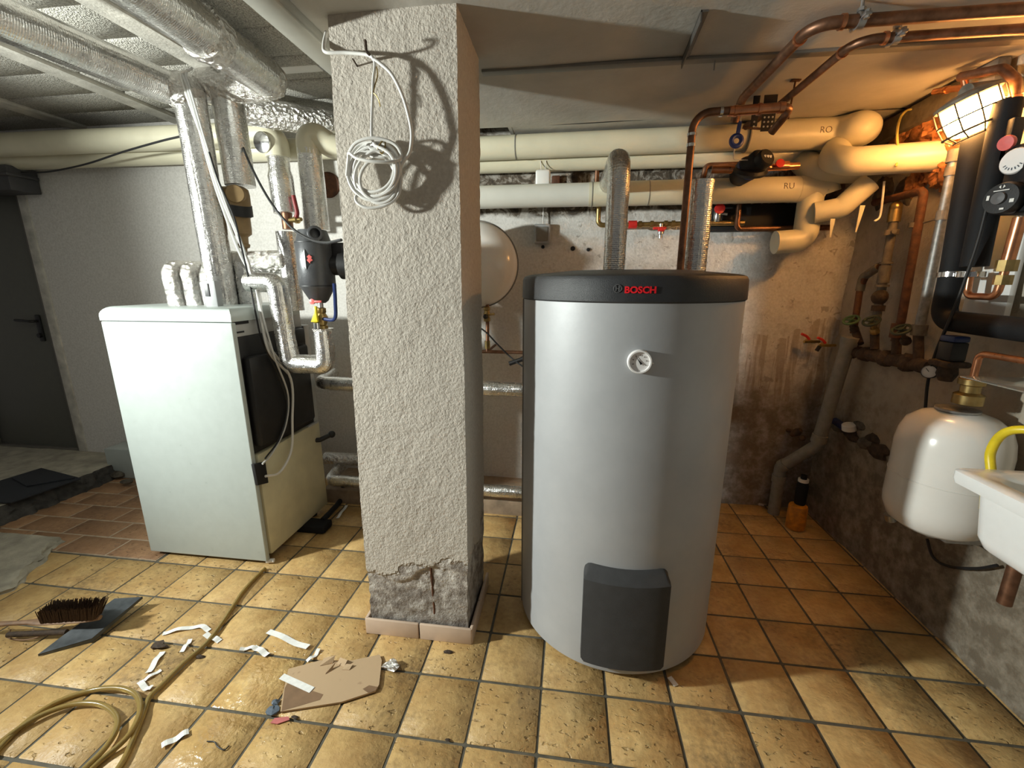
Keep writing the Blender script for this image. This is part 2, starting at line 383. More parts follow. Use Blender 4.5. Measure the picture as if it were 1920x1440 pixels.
    def add(s, bm, mtx=None):
        b = len(s.v); bm.verts.index_update()
        for v in bm.verts: s.v.append(tuple(mtx @ v.co if mtx else v.co))
        for f in bm.faces: s.f.append(tuple(b + v.index for v in f.verts)); s.uv.append(None)
        bm.free(); return s
    def prism(s, poly, off, bev=0.0):
        """poly: list of 3D points (planar), extruded by vector off"""
        off = V(off); bm = bmesh.new(); vs = [bm.verts.new(p) for p in poly]; f = bm.faces.new(vs)
        r = bmesh.ops.extrude_face_region(bm, geom=[f]); 
        for e in r['geom']:
            if isinstance(e, bmesh.types.BMVert): e.co += off
        bmesh.ops.recalc_face_normals(bm, faces=bm.faces[:])
        if bev: bmesh.ops.bevel(bm, geom=bm.edges[:], offset=bev, segments=2, affect='EDGES', profile=0.5)
        return s.add(bm)
    def ball(s, c, r, sc=(1, 1, 1), seg=16, wob=0.0, wf=8):
        c = V(c); nr = seg // 2 + 1
        def fn(i, j):
            th = math.pi * i / (nr - 1); ph = 2 * math.pi * j / seg
            d = V((math.sin(th) * math.cos(ph), math.sin(th) * math.sin(ph), math.cos(th)))
            k = 1 + (wob * noise.noise((c + d * r) * wf) + wob * .5 * noise.noise((c + d * r) * wf * 2.7) if wob else 0)
            return c + V((d.x * sc[0], d.y * sc[1], d.z * sc[2])) * r * k
        s.quadgrid(fn, nr, seg, False, True); return s
    def mesh(s, name, smooth=True, angle=40):
        me = bpy.data.meshes.new(name); me.from_pydata([tuple(v) for v in s.v], [], s.f)
        if any(u for u in s.uv):
            ul = me.uv_layers.new(name='UVMap')
            for p, u in zip(me.polygons, s.uv):
                if u:
                    for k, li in enumerate(p.loop_indices): ul.data[li].uv = u[k]
        me.validate()
        bm = bmesh.new(); bm.from_mesh(me); bmesh.ops.recalc_face_normals(bm, faces=bm.faces[:]); bm.to_mesh(me); bm.free()
        if smooth:
            me.shade_smooth(); me.set_sharp_from_angle(angle=math.radians(angle))
        return me
    def build(s, name, mat, parent=None, smooth=True, label=None, cat=None, group=None, kind=None, angle=40, origin=None):
        if parent is None and origin is None and kind != 'structure':
            xs = [v[0] for v in s.v]; ys = [v[1] for v in s.v]; zs = [v[2] for v in s.v]
            origin = V(((min(xs) + max(xs)) / 2, (min(ys) + max(ys)) / 2, min(zs)))
        if origin is not None: s.v = [tuple(V(v) - V(origin)) for v in s.v]
        if parent is not None and not kind and name not in NOSPLIT:
            pcs = s.pieces()
            if len(pcs) > 1:
                obs = [p.build(name, mat, parent, smooth, label, angle=angle) for p in pcs]; return obs[0]
        if name in MARKS: kind = 'stuff'
        me = s.mesh(name, smooth, angle); me.materials.append(MATS[mat])
        o = bpy.data.objects.new(name, me); COL.objects.link(o)
        if parent is not None:
            o.parent = parent; w = V((0, 0, 0)); p = parent
            while p is not None: w += p.location; p = p.parent
            o.location = -w
        elif origin is not None: o.location = origin
        for k, v in (('label', label), ('category', cat), ('group', group), ('kind', kind)):
            if v: o[k] = v
        return o
def thing(name, label, cat, loc, group=None):
    o = bpy.data.objects.new(name, None); COL.objects.link(o); o.location = loc; o.empty_display_size = 0.05
    o['label'] = label; o['category'] = cat
    if group: o['group'] = group
    return o
def fillet(pts, rad, n=8):
    pts = [V(p) for p in pts]; out = [pts[0]]
    for k in range(1, len(pts) - 1):
        p, a, b = pts[k], pts[k - 1], pts[k + 1]
        u, w = (a - p), (b - p); lu, lw = u.length, w.length; u.normalize(); w.normalize()
        ang = u.angle(w)
        if abs(ang - math.pi) < 0.05: out.append(p); continue
        t = min(rad / math.tan(ang / 2), lu * .49, lw * .49); r = t * math.tan(ang / 2)
        c = p + (u + w).normalized() * (r / math.sin(ang / 2))
        s0, s1 = p + u * t - c, p + w * t - c
        for i in range(n + 1):
            om = max(s0.angle(s1), 1e-4); k = i / n
            out.append(c + s0 * (math.sin((1 - k) * om) / math.sin(om)) + s1 * (math.sin(k * om) / math.sin(om)))
    out.append(pts[-1]); return out
def dense(pts, step):
    out = [V(pts[0])]
    for a, b in zip(pts, pts[1:]):
        a, b = V(a), V(b); n = max(1, int((b - a).length / step))
        out += [a.lerp(b, i / n) for i in range(1, n + 1)]
    return out
def spline(pts, n=8):
    pts = [V(p) for p in pts]; out = []
    P = [pts[0] * 2 - pts[1]] + pts + [pts[-1] * 2 - pts[-2]]
    for k in range(1, len(P) - 2):
        a, b, c, d = P[k - 1:k + 3]
        for i in range(n):
            t = i / n
            out.append(0.5 * ((2 * b) + (c - a) * t + (2 * a - 5 * b + 4 * c - d) * t * t + (3 * b - a - 3 * c + d) * t ** 3))
    out.append(pts[-1]); return out
def foil_pipe(m, pts, r, bend=0.08, wob=0.03, seg=22, seed=0.0):
    p = dense(fillet(pts, bend), 0.025); return m.tube(p, r, seg, wob=wob, seed=seed)
def pipe(m, pts, r, bend=0.04, seg=16): return m.tube(fillet(pts, bend), r, seg)
def band(m, p, d, r, w, seg=20):
    p = V(p); d = V(d).normalized(); return m.tube([p - d * w / 2, p + d * w / 2], r, seg)
def cable(name, pts, r, mat, label, cat='cable', group=None, n=8, seg=8, parent=None):
    m = MB(); m.tube(spline(pts, n), r, seg)
    return m.build(name, mat, parent, label=label, cat=cat, group=group)
def struct(o, name=None):
    o['kind'] = 'structure'; return o

# ================================================================ THE SETTING
BY, RX, ZC, ZL = 3.04, 1.69, 2.43, 2.66
XL = -5.6
# floor base (grout bed)
m = MB(); m.box((XL, -0.2, -0.12), (RX + 0.3, BY + 0.2, -0.006))
floor = m.build('floor', 'grout', kind='structure', smooth=False)
T = 0.25; OX, OY = -0.07, 1.396
def tile_mesh(name, sx, sy, h, mat, gap, bev=0.004):
    m = MB(); m.box((-sx / 2 + gap / 2, -sy / 2 + gap / 2, -0.008), (sx / 2 - gap / 2, sy / 2 - gap / 2, h), bev, 1)
    me = m.mesh(name, True, 60); me.materials.append(MATS[mat]); return me
tm = [tile_mesh('floor_tile', T, T, 0.0, 'floor_tile', 0.009 + 0.0015 * k) for k in range(3)]
def put_tile(me, x, y, jz=0.0012):
    o = bpy.data.objects.new('tile', me); COL.objects.link(o); o.parent = floor
    o.location = (x, y, random.uniform(-jz, 0)); o.rotation_euler = (random.uniform(-.002, .002), random.uniform(-.002, .002), random.uniform(-.006, .006))
nt = 0
cutm = {}
for j in range(-5, 7):
    for i in range(-14, 8):
        x0, y0 = OX + i * T, OY + j * T; x1, y1 = x0 + T, y0 + T
        if y0 < 0.1 and True:
            if y1 < 0.1: continue
        if y0 >= 1.85 and x0 < -2.33: continue
        if x0 < -3.3: continue
        if y0 > 1.3 and x1 < -2.9: continue
        if y0 < 0.85 and (x1 < -2.2 or x0 > 1.6): continue
        if x1 > RX or y1 > BY:
            cx, cy = min(x1, RX + .02), min(y1, BY + .02)
            if cx - x0 < 0.02 or cy - y0 < 0.02: continue
            key = (round(cx - x0, 3), round(cy - y0, 3))
            if key not in cutm: cutm[key] = tile_mesh('floor_tile_cut', key[0], key[1], 0.0, 'floor_tile', 0.009)
            put_tile(cutm[key], (x0 + cx) / 2, (y0 + cy) / 2)
        else: put_tile(random.choice(tm), (x0 + x1) / 2, (y0 + y1) / 2)
        nt += 1
# red running-bond tiles beside the boiler
m = MB(); m.box((-3.66, 1.905, -0.006), (-2.335, BY, -0.003)); gb = m.build('grout_bed', 'pale_grout', floor, False)
rt = tile_mesh('red_tile', 0.345, 0.168, 0.0, 'red_tile', 0.010, 0.003)
row = 0; yy = 1.905
while yy < 2.98:
    xx = -2.335 - (0.17 if row % 2 else 0)
    xx0 = xx
    if row % 2:
        me = cutm.setdefault('rh', tile_mesh('red_tile_cut', 0.17, 0.168, 0.0, 'red_tile', 0.010, 0.003)); put_tile(me, -2.335 - .085, yy + .084)
    while xx > -3.55:
        put_tile(rt, xx - .1725, yy + .084); xx -= .345
    row += 1; yy += .168
# raised concrete slab by the door, broken edge
def ragged(m, fx, y0, y1, x0, z, n=90, rag=0.05, seed=3.0, nx=26):
    def fn(i, j):
        y = y0 + (y1 - y0) * i / (n - 1); xe = fx(y) + rag * noise.noise(V((y * 7, seed, 0))) + rag * .5 * noise.noise(V((y * 25, seed, 2)))
        t = j / (nx - 1)
        if j < nx - 6:
            tt = j / (nx - 7); x = x0 + (xe - x0) * tt; zz = z + 0.008 * noise.noise(V((x * 9, y * 9, seed)))
        else:
            k = (j - (nx - 7)) / 6.0; x = xe + 0.05 * k + 0.025 * noise.noise(V((y * 18, k * 5, seed))); zz = z * (1 - k) - 0.02 * k + 0.012 * noise.noise(V((y * 22, k * 7, seed + 4)))
        return (x, y, zz)
    m.quadgrid(lambda i, j: fn(i, j), n, nx - 6)
    e = MB(); e.quadgrid(lambda i, j: fn(i, j + nx - 7), n, 7); return e
m = MB(); e_ = ragged(m, lambda y: -3.72 + 0.05 * (y - 2.0), 1.2, BY + .1, XL, 0.115)
rs = m.build('raised_slab', 'slab', kind='structure'); e_.build('broken_edge', 'edge_dark', rs)
m = MB(); e_ = ragged(m, lambda y: -3.08 + max(0, (1.95 - y)) * 0.55, 0.9, 1.99, -3.9, 0.03, 60, 0.05, 8.0)
rs = m.build('floor_patch', 'slab', kind='structure'); e_.build('broken_edge', 'slab', rs)
for k, (sx, sy, sc) in enumerate([(205, 872, .06), (190, 858, .09), (222, 886, .045), (168, 868, .07), (236, 900, .03)]):
    m = MB(); p = pz(sx, sy, 0.05); m.ball((p.x, p.y, 0.035), sc, (1.4, 1, .6), 14, 0.45, 14)
    m.build('rubble_lump', 'rubble', label=['cracked concrete lump at the slab corner nearest the white plinth', 'long broken concrete lump below the door jamb', 'small broken piece lying on the red tiles by the slab corner', 'flat broken concrete lump under the door corner', 'smallest dark rubble chip beside the white plinth'][k], cat='rubble', group='broken slab pieces')
# back wall with door opening
m = MB()
def bw(i, j):
    x = -4.235 + (RX + .25 + 4.235) * i / 149; z = -0.05 + 2.9 * j / 59
    return (x, BY + (0.012 * noise.noise(V((x * 1.7, 0, z * 1.7))) + 0.006 * noise.noise(V((x * 7, 3, z * 7)))) * (1 if x > -.6 else .25), z)
m.quadgrid(bw, 150, 60)
m.box((-4.235, BY + .05, -.05), (RX + .25, BY + .25, 2.85)); m.box((XL, BY, 2.33), (-4.235, BY + .25, 2.85)); m.box((XL - .1, BY, 0), (-5.2, BY + .25, 2.4))
wb = m.build('wall_back', 'back_plaster', kind='structure')
m = MB(); m.box((-4.25, BY - .012, .115), (-4.17, BY + .02, 2.33), .006); m.build('door_reveal', 'beam_concrete', wb)
# round dark opening in the back wall, seen left of the pillar
m = MB(); p = py(616, 347, BY); m.lathe([(0.0, -0.006), (0.075, -0.006), (0.082, -0.012), (0.085, 0.0)], (p.x, p.y, p.z), (0, 1, 0), 28); m.build('flue_hole', 'rust', wb)
# door
m = MB(); m.box((-5.12, BY + .03, .13), (-4.27, BY + .075, 2.30), .004)
dr = m.build('door_1', 'door_paint', kind='structure')
m = MB(); m.box((-4.272, BY - .005, .115), (-4.235, BY + .09, 2.33), .004); m.box((-5.2, BY - .005, .115), (-5.12, BY + .09, 2.33), .004); m.box((-5.2, BY - .005, 2.30), (-4.235, BY + .09, 2.34), .004)
m.box((-5.12, BY + .0, .112), (-4.27, BY + .06, .132), .003)
m.build('door_frame', 'frame_paint', dr)
hp = py(62, 602, BY)
m = MB(); m.box((hp.x + .0, BY + .012, hp.z - .17), (hp.x + .045, BY + .03, hp.z + .05), .008); m.tube(fillet([(hp.x + .022, BY + .02, hp.z), (hp.x + .022, BY - .03, hp.z), (hp.x - .13, BY - .03, hp.z + .008)], .02), .011, 10)
m.tube([(hp.x + .022, BY + .02, hp.z - .12), (hp.x + .022, BY - .005, hp.z - .12)], .018, 12); m.build('handle', 'black_plastic', dr)
lp = py(38, 352, BY - .12)
m = MB(); m.box((lp.x - 1.2, BY - .2, lp.z - .03), (lp.x + .03, BY - .01, lp.z + .14), .008); m.box((lp.x - 1.2, BY - .22, lp.z + .065), (lp.x + .05, BY - .02, lp.z + .085), .004)
m.build('lintel_beam', 'lintel_grey', label='dark grey box beam above the grey door', cat='beam')
# right wall
m = MB()
def rwf(i, j):
    y = 0.55 + (BY + .1 - .55) * i / 119; z = -0.05 + 2.6 * j / 89
    d = 0.016 * noise.noise(V((5, y * 2, z * 2))) + 0.008 * noise.noise(V((5, y * 8, z * 8)))
    return (RX + d + (0.02 if z > 1.22 else 0), y, z)
m.quadgrid(rwf, 120, 90); m.box((RX + .08, .3, -.05), (RX + .3, BY + .3, 2.7))
wr = m.build('wall_right', 'right_plaster', kind='structure')
# broken-out chase with loose masonry low in the right wall
for k, (x, y, s) in enumerate([(1572, 800, .045), (1600, 815, .05), (1625, 832, .05), (1648, 845, .055), (1612, 800, .035), (1640, 822, .04)]):
    m = MB(); p = px(x, y, RX); m.ball((RX - .0, p.y, p.z), s, (.55, 1.5, .75), 14, .5, 16); m.build('exposed_stone', 'dark_rust' if k % 2 else 'rubble', wr)
# ceilings
m = MB()
for (xa, xb, ya, yb) in ((-.98, RX + .25, 0.55, 1.95), (-.98, RX + .25, 1.95, 2.72), (-.38, RX + .25, 2.72, BY + .2)):
    m.quadgrid(lambda i, j: (xa + (xb - xa) * i / 60, ya + (yb - ya) * j / 30, ZC + .006 * noise.noise(V((xa + (xb - xa) * i / 60 * 2, (ya + (yb - ya) * j / 30) * 2, 1)))), 61, 31)
m.box((-.98, .55, ZC + .02), (RX + .25, 2.72, ZC + .3)); m.box((-.38, 2.72, ZC + .02), (RX + .25, BY + .2, ZC + .3))
m.box((-.985, .55, ZC - .001), (-.97, 2.72, ZC + .28)); m.box((-.39, 2.72, ZC - .001), (-.37, BY + .2, ZC + .28)); m.box((-.985, 2.705, ZC - .001), (-.37, 2.72, ZC + .28))
cl = m.build('ceiling', 'ceiling_plaster', kind='structure')
m = MB(); m.box((XL, .3, ZL + .05), (-.3, BY + .2, ZL + .3))
cb = m.build('ceiling_deck', 'beam_concrete', kind='structure', smooth=False)
beams = [-4.41, -3.58, -2.75, -1.92, -1.09]
for x in beams:
    m = MB(); m.box((x - .062, .3, ZL - .012), (x + .062, BY + .1, ZL + .1), .006, 1); m.build('ceiling_beam', 'beam_concrete', cb)
blk = {}
for a, b in zip(beams, beams[1:]):
    y = .32; k = 0
    while y < BY:
        w = b - a - .13; key = round(w, 3)
        if key not in blk:
            mm = MB(); mm.box((-w / 2, -.121, -.02), (w / 2, .121, .1), .008, 1); me = mm.mesh('ceiling_block', True, 50); me.materials.append(MATS['ceiling_block']); blk[key] = me
        o = bpy.data.objects.new('block', blk[key]); COL.objects.link(o); o.parent = cb; o.location = ((a + b) / 2, y + .125, ZL + .02 + random.uniform(0, .008)); y += .25
m = MB(); m.box((XL, .3, ZL + .0), (-4.48, BY + .1, ZL + .1)); m.build('ceiling_slab', 'beam_concrete', cb, False)
m = MB(); m.box((-1.03, .3, ZL - .2), (-.4, .54, ZL + .05)); m.box((-1.0, 1.95, ZL - .0), (-.4, BY + .1, ZL + .1)); m.build('ceiling_slab', 'beam_concrete', cb, False)
# cover strip and metal rail on the plaster ceiling
m = MB(); m.prism([(-.40, 2.018, ZC - .0), (1.66, 2.033, ZC), (1.66, 2.075, ZC), (-.40, 2.06, ZC)], (0, 0, -.012), .002)
m.build('trim_1', 'strip_grey', kind='structure')
a, b = pz(1322, 18, ZC), pz(1284, 110, ZC)
m = MB(); m.prism([(a.x - .012, a.y, ZC), (a.x + .012, a.y, ZC), (b.x + .012, b.y, ZC), (b.x - .012, b.y, ZC)], (0, 0, -.006)); m.prism([(a.x - .012, a.y, ZC), (a.x - .008, a.y, ZC), (b.x - .008, b.y, ZC), (b.x - .012, b.y, ZC)], (0, 0, -.035))
m.build('ceiling_rail', 'zinc_strap', label='short dark metal angle rail fixed under the plaster ceiling', cat='rail')
for nm_, q in (('nail above', (1341, 108)),):
    p = pz(*q, ZC); m = MB(); m.cyl((p.x, p.y, ZC), (p.x, p.y, ZC - .045), .003, seg=8); m.lathe([(.008, 0), (.008, .003)], (p.x, p.y, ZC - .003)); m.build('ceiling_nail', 'steel', label='thin nail sticking out of the ceiling beside the cover strip', cat='nail')
# plinth along the back wall
m = MB(); m.box((-1.75, 2.67, -.02), (.45, BY + .05, .105), .012)
m.build('trim_2', 'plank', kind='structure')
# pillar
m = MB()
PX0b, PX1b, PX0t, PX1t, PY0, PY1 = -.872, -.402, -.83, -.392, 1.577, 1.93
def corner(u, t):   # u in 0..4 around, t 0..1 height
    xa = PX0b + (PX0t - PX0b) * t; xb = PX1b + (PX1t - PX1b) * t; k = int(u) % 4; f = u - int(u)
    P = [(xa, PY0), (xb, PY0), (xb, PY1), (xa, PY1)]; A, B = P[k], P[(k + 1) % 4]
    return V((A[0] + (B[0] - A[0]) * f, A[1] + (B[1] - A[1]) * f, 0))
NU, NV = 176, 240
cxm = (PX0b + PX1b) / 2; cym = (PY0 + PY1) / 2
def pf(i, j):
    t = j / (NV - 1); p = corner(4.0 * i / NU, t); p.z = -.01 + 2.5 * t
    n = V((p.x - cxm, p.y - cym, 0)).normalized()
    d = .0016 * noise.noise(p * 16) + .0022 * noise.noise(p * 55) + .006 * noise.noise(p * 3)
    hole = p.z - (.335 + .10 * noise.noise(V((p.x * 5, p.y * 5, 1))) + .12 * (p.x - cxm))
    if hole < 0: d -= .010 * min(1, -hole / .012) - .006 * noise.noise(p * 24)
    return p + n * d
m.quadgrid(pf, NU, NV, True, False)
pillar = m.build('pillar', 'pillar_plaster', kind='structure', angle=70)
for (xa, xb) in ((-.884, -.634), (-.629, -.390)):
    m = MB(); m.box((xa + .001, 1.562, .0), (xb - .001, 1.575, .078), .003); m.build('skirting_tile', 'skirting_tile', pillar)
for (ya, yb) in ((1.566, 1.745), (1.749, 1.955)):
    m = MB(); m.box((-.400, ya, 0), (-.387, yb, .078), .003); m.build('skirting_tile', 'skirting_tile', pillar)
    m = MB(); m.box((-.887, ya, 0), (-.874, yb, .078), .003); m.build('skirting_tile', 'skirting_tile', pillar)
m = MB(); pa, pb = py(806, 1038, 1.589), py(815, 1150, 1.589)
m.tube(dense([pa, pb], .02), .006, 8, wob=.4, wfreq=40); m.build('crack', 'rust', pillar)
# cable trunking and batten on the left ceiling
m = MB(); m.box((-.985, .5, ZC - .045), (-.905, 1.95, ZC - .001), .003); m.box((-.992, .5, ZC - .05), (-.898, 1.95, ZC - .04), .002)
m.build('cable_trunking', 'trunk_grey', label='long grey cable trunking running along the ceiling to the pillar', cat='trunking')
a, b = py(343, 128, 2.45), py(610, 122, 2.45)
t = thing('batten_light', 'white batten light fitting on the ceiling behind the foil pipe', 'light fitting', (a.x, 2.47, a.z))
m = MB(); m.box((a.x, 2.43, a.z - .02), (b.x, 2.51, a.z + .055), .004); m.build('housing', 'white_plastic', t)
m = MB(); m.box((a.x + .03, 2.415, a.z - .045), (b.x - .03, 2.495, a.z - .02), .01); m.build('diffuser', 'white_plastic', t)
m = MB(); m.box((b.x - .03, 2.42, a.z - .048), (b.x + .012, 2.5, a.z + .0), .008); m.build('end_cap', 'grey_plastic', t)

# ================================================================ BOILER
BX0, BX1, BF, BB, BZ = -2.402, -1.655, 1.94, 2.55, 1.445
t = thing('boiler', 'white floor-standing boiler with black and cream side casing', 'boiler', ((BX0 + BX1) / 2, 2.2, 0))
m = MB(); m.box((BX0 + .002, BF, .03), (BX1, BF + .028, 1.370), .006, 3); m.build('front_panel', 'white_paint', t)
m = MB(); bm = bmesh.new(); bmesh.ops.create_cube(bm, size=1)
for v in bm.verts: v.co = V((BX0 if v.co.x < 0 else BX1, BF if v.co.y < 0 else BB - .06, 1.374 if v.co.z < 0 else BZ))
ed = [e for e in bm.edges if (e.verts[0].co.z > 1.4 and e.verts[1].co.z > 1.4) and not (e.verts[0].co.y > 2.2 and e.verts[1].co.y > 2.2)]
bmesh.ops.bevel(bm, geom=ed, offset=.048, segments=6, affect='EDGES', profile=.5); m.add(bm)
m.build('top_hood', 'white_paint', t)
m = MB(); m.box((BX0 + .03, BF + .028, .05), (BX1 - .035, BB - .02, 1.376)); m.build('inner_body', 'black_matt', t, False)
m = MB(); m.box((BX0 + .006, BF + .028, .03), (BX0 + .03, BB - .02, 1.374), .004); m.build('side_panel', 'white_paint', t)
SX = BX1 - .03
def sidepoly(name, pts, x, th, mat, bev=.004, par=t):
    m = MB(); m.prism([px(a, b, x) for a, b in pts], (th, 0, 0), bev); return m.build(name, mat, par)
def side_rect(name, y0, y1, z0, z1, x, th, mat, bev=.006, par=t):
    m = MB(); m.box((x, y0, z0), (x + th, y1, z1), bev); return m.build(name, mat, par)
g = side_rect('upper_strip', BF + .03, BB - .03, 1.295, 1.425, SX - .02, .036, 'grey_sheet', .004)
for (yc, z, w, h) in ((2.02, 1.388, .10, .062), (2.0, 1.318, .06, .008), (2.33, 1.33, .06, .008)):
    m = MB(); m.box((SX + .008, yc - w / 2, z - h / 2), (SX + .019, yc + w / 2, z + h / 2)); m.build('slot', 'black_matt', g, False)
bp = side_rect('side_casing', BF + .03, BB, .66, 1.295, SX - .02, .035, 'black_plastic', .006)
m = MB(); m.prism([(SX + .012, 1.985, .70), (SX + .012, 2.50, .70), (SX + .012, 2.50, 1.19), (SX + .012, 1.985, 1.19)], (.05, 0, 0), .018); m.build('raised_cover', 'black_plastic', bp)
m = MB(); m.box((SX, 2.36, 1.20), (SX + .055, 2.49, 1.29), .01); m.build('control_box', 'black_plastic', bp)
cp = side_rect('lower_casing', BF + .045, BB + .03, .045, .655, SX - .02, .05, 'cream_paint', .012)
sidepoly('cable_gland', [(470, 870), (492, 866), (498, 905), (478, 910)], SX + .03, .02, 'black_matt', .004, cp)
m = MB(); m.box((SX - .03, BB - .01, .04), (SX + .02, BB + .04, 1.30), .004); m.box((SX - .02, BB - .09, .55), (SX + .028, BB + .02, .66), .004); m.build('rear_post', 'grey_sheet', t)
hp = px(600, 822, SX + .05)
m = MB(); m.tube(fillet([(SX, hp.y - .02, hp.z - .01), (SX + .05, hp.y, hp.z - .01), (SX + .1, hp.y + .06, hp.z + .01)], .02), .016, 12); m.ball((SX + .1, hp.y + .06, hp.z + .01), .024); m.build('door_knob', 'black_plastic', t)
m = MB()
for (x, y) in ((BX0 + .06, BF + .06), (BX1 - .06, BF + .06), (BX0 + .06, BB - .06), (BX1 - .06, BB - .06)): m.cyl((x, y, 0), (x, y, .055), .022, seg=14)
m.build('foot', 'black_plastic', t)
m = MB(); m.box((BX0 + .0, BF + .005, .055), (BX0 + .014, BF + .03, .1), .003); m.build('panel_lug', 'white_paint', t)
m = MB(); m.cyl((BX1 - .02, BF + .02, .02), (BX1 + .02, BF + .03, .02), .012, seg=12); m.build('panel_clip', 'white_plastic', t)
# black pedal/box and hose under the boiler
q = pz(590, 985, .03)
m = MB(); m.box((q.x - .1, q.y - .05, .0), (q.x + .09, q.y + .06, .05), .012); m.build('drain_box', 'black_rubber', label='flat black plastic box on the floor behind the boiler base', cat='box')
cable('drain_hose', [pz(605, 975, .05), pz(622, 958, .06), py(640, 935, 2.7), py(645, 905, 2.72)], .018, 'black_rubber', 'thick black hose curling up from the floor behind the boiler', 'hose')

# ---------------- foil pipes over the boiler
YR = 2.2
ra = py(372, 250, YR); rb = py(432, 572, YR)
RXa = (ra.x + rb.x) / 2
m = MB(); foil_pipe(m, [(-2.16, .75, 2.49), (-1.985, 2.13, 2.49)], .076, .06, .025)
m.build('foil_pipe', 'foil', label='leftmost silver foil pipe running along the block ceiling', cat='pipe', group='foil wrapped pipes')
t = thing('foil_riser', 'tall silver foil riser standing on the boiler, nearest the door', 'pipe', (RXa, YR, 1.44), 'foil wrapped pipes')
m = MB(); foil_pipe(m, [(RXa - .02, YR, 1.44), (RXa - .035, YR, 2.49)], .072, .06, .03, seed=4); m.build('wrap', 'foil', t)
m = MB(); m.ball((RXa - .05, YR - .02, 2.485), .092, (1.0, 1.1, .95), 20, .18, 20); m.build('elbow', 'foil_crumpled', t)
t = thing('foil_riser', 'second silver foil riser dropping from the cross pipe close behind the first', 'pipe', (RXa + .1, YR + .1, 1.9), 'foil wrapped pipes')
m = MB(); foil_pipe(m, [(RXa + .085, YR + .12, py(420, 350, YR + .12).z), (RXa + .075, YR + .12, 2.52)], .075, .06, .03, seed=9); m.build('wrap', 'foil', t)
m = MB(); foil_pipe(m, [(RXa - .02, YR + .1, 2.55), (-1.53, YR + .08, 2.545)], .085, .05, .09, seed=2); m.build('cross_pipe', 'foil_crumpled', t)
t = thing('foil_pipe', 'thick silver foil pipe on the ceiling ending in a bend near the batten light', 'pipe', (-1.5, 1.6, 2.43), 'foil wrapped pipes')
m = MB(); foil_pipe(m, [(-1.44, .75, 2.535), (-1.505, 2.19, 2.535)], .088, .06, .025, seed=6); m.build('wrap', 'foil', t)
m = MB(); m.ball((-1.508, 2.215, 2.533), .096, (1.0, 1.0, .9), 22, .12, 16); m.build('end_bend', 'foil_crumpled', t)
m = MB(); p0 = V((-1.488, 1.80, 2.535)); m.tube(dense([p0, p0 + V((-.006, .09, 0))], .02), .097, 22, wob=.16, wfreq=18); m.build('tape_joint', 'foil_crumpled', t)
# three foil bends on the boiler top
for k, (x, y, Y, hgt, lab) in enumerate([(318, 500, 2.08, 1, 'left end'), (352, 500, 2.12, 1, 'middle'), (385, 503, 2.16, 1, 'right end')]):
    p = py(x, y, Y); m = MB(); foil_pipe(m, [(p.x + .01, Y, 1.44), (p.x, Y, p.z - .01), (p.x + .02, Y + .26, p.z - .015)], .043, .04, .12, 18, seed=k * 3.0)
    m.build('foil_bend', 'foil_crumpled', label=f'short foil wrapped pipe bend on the boiler top, {lab} of three', cat='pipe', group='short foil bends on the boiler')
p = py(393, 548, 2.03)
t = thing('display_box', 'small grey display box between the foil bends on the boiler', 'control box', (p.x, 2.05, 1.44))
m = MB(); m.box((p.x - .035, 2.03, 1.44), (p.x + .035, 2.07, 1.575), .006); m.build('case', 'grey_plastic', t)
m = MB(); m.box((p.x - .024, 2.026, 1.495), (p.x + .0, 2.031, 1.56), .001); m.build('screen', 'emblem', t)
# horizontal foil connection + orange-lit vertical
t = thing('foil_connection', 'wide foil wrapped cross pipe and vertical joint left of the black separator', 'pipe', py(520, 560, 2.3), 'foil wrapped pipes')
a, b = py(455, 492, 2.3), py(535, 488, 2.3); m = MB(); foil_pipe(m, [(a.x - .1, 2.3, a.z), (b.x + .02, 2.3, a.z)], .062, .05, .12, seed=1); m.build('cross_pipe', 'foil_crumpled', t)
a, b = py(536, 435, 2.3), py(552, 575, 2.3); m = MB(); foil_pipe(m, [(b.x, 2.3, b.z - .02), (a.x, 2.3, a.z)], .052, .05, .05, seed=5); m.build('vertical_pipe', 'foil', t)
a_ = py(466, 545, 2.3); m = MB(); foil_pipe(m, [(a_.x, 2.3, 1.44), (a_.x - .005, 2.3, a.z if False else py(460, 492, 2.3).z)], .062, .05, .06, seed=15); m.build('base_stub', 'foil', t)
t = thing('foil_loop', 'crinkled foil pipe loop dropping in front of the black boiler casing', 'pipe', py(560, 690, 2.12), 'foil wrapped pipes')
YQ = 2.12
a = py(462, 522, YQ); b = py(514, 530, YQ); c = py(548, 682, YQ); d = py(612, 680, YQ); e = py(610, 618, YQ)
m = MB(); foil_pipe(m, [(a.x, YQ + .02, b.z), (b.x + .01, YQ, b.z), (c.x - .01, YQ, c.z), (d.x, YQ, c.z), (d.x, YQ, e.z)], .05, .035, .10, 20, seed=8); m.build('wrap', 'foil', t)
lug = MB(); band(lug, (d.x, YQ, e.z), (0, 0, 1), .052, .012); lug.build('collar', 'foil_crumpled', t)
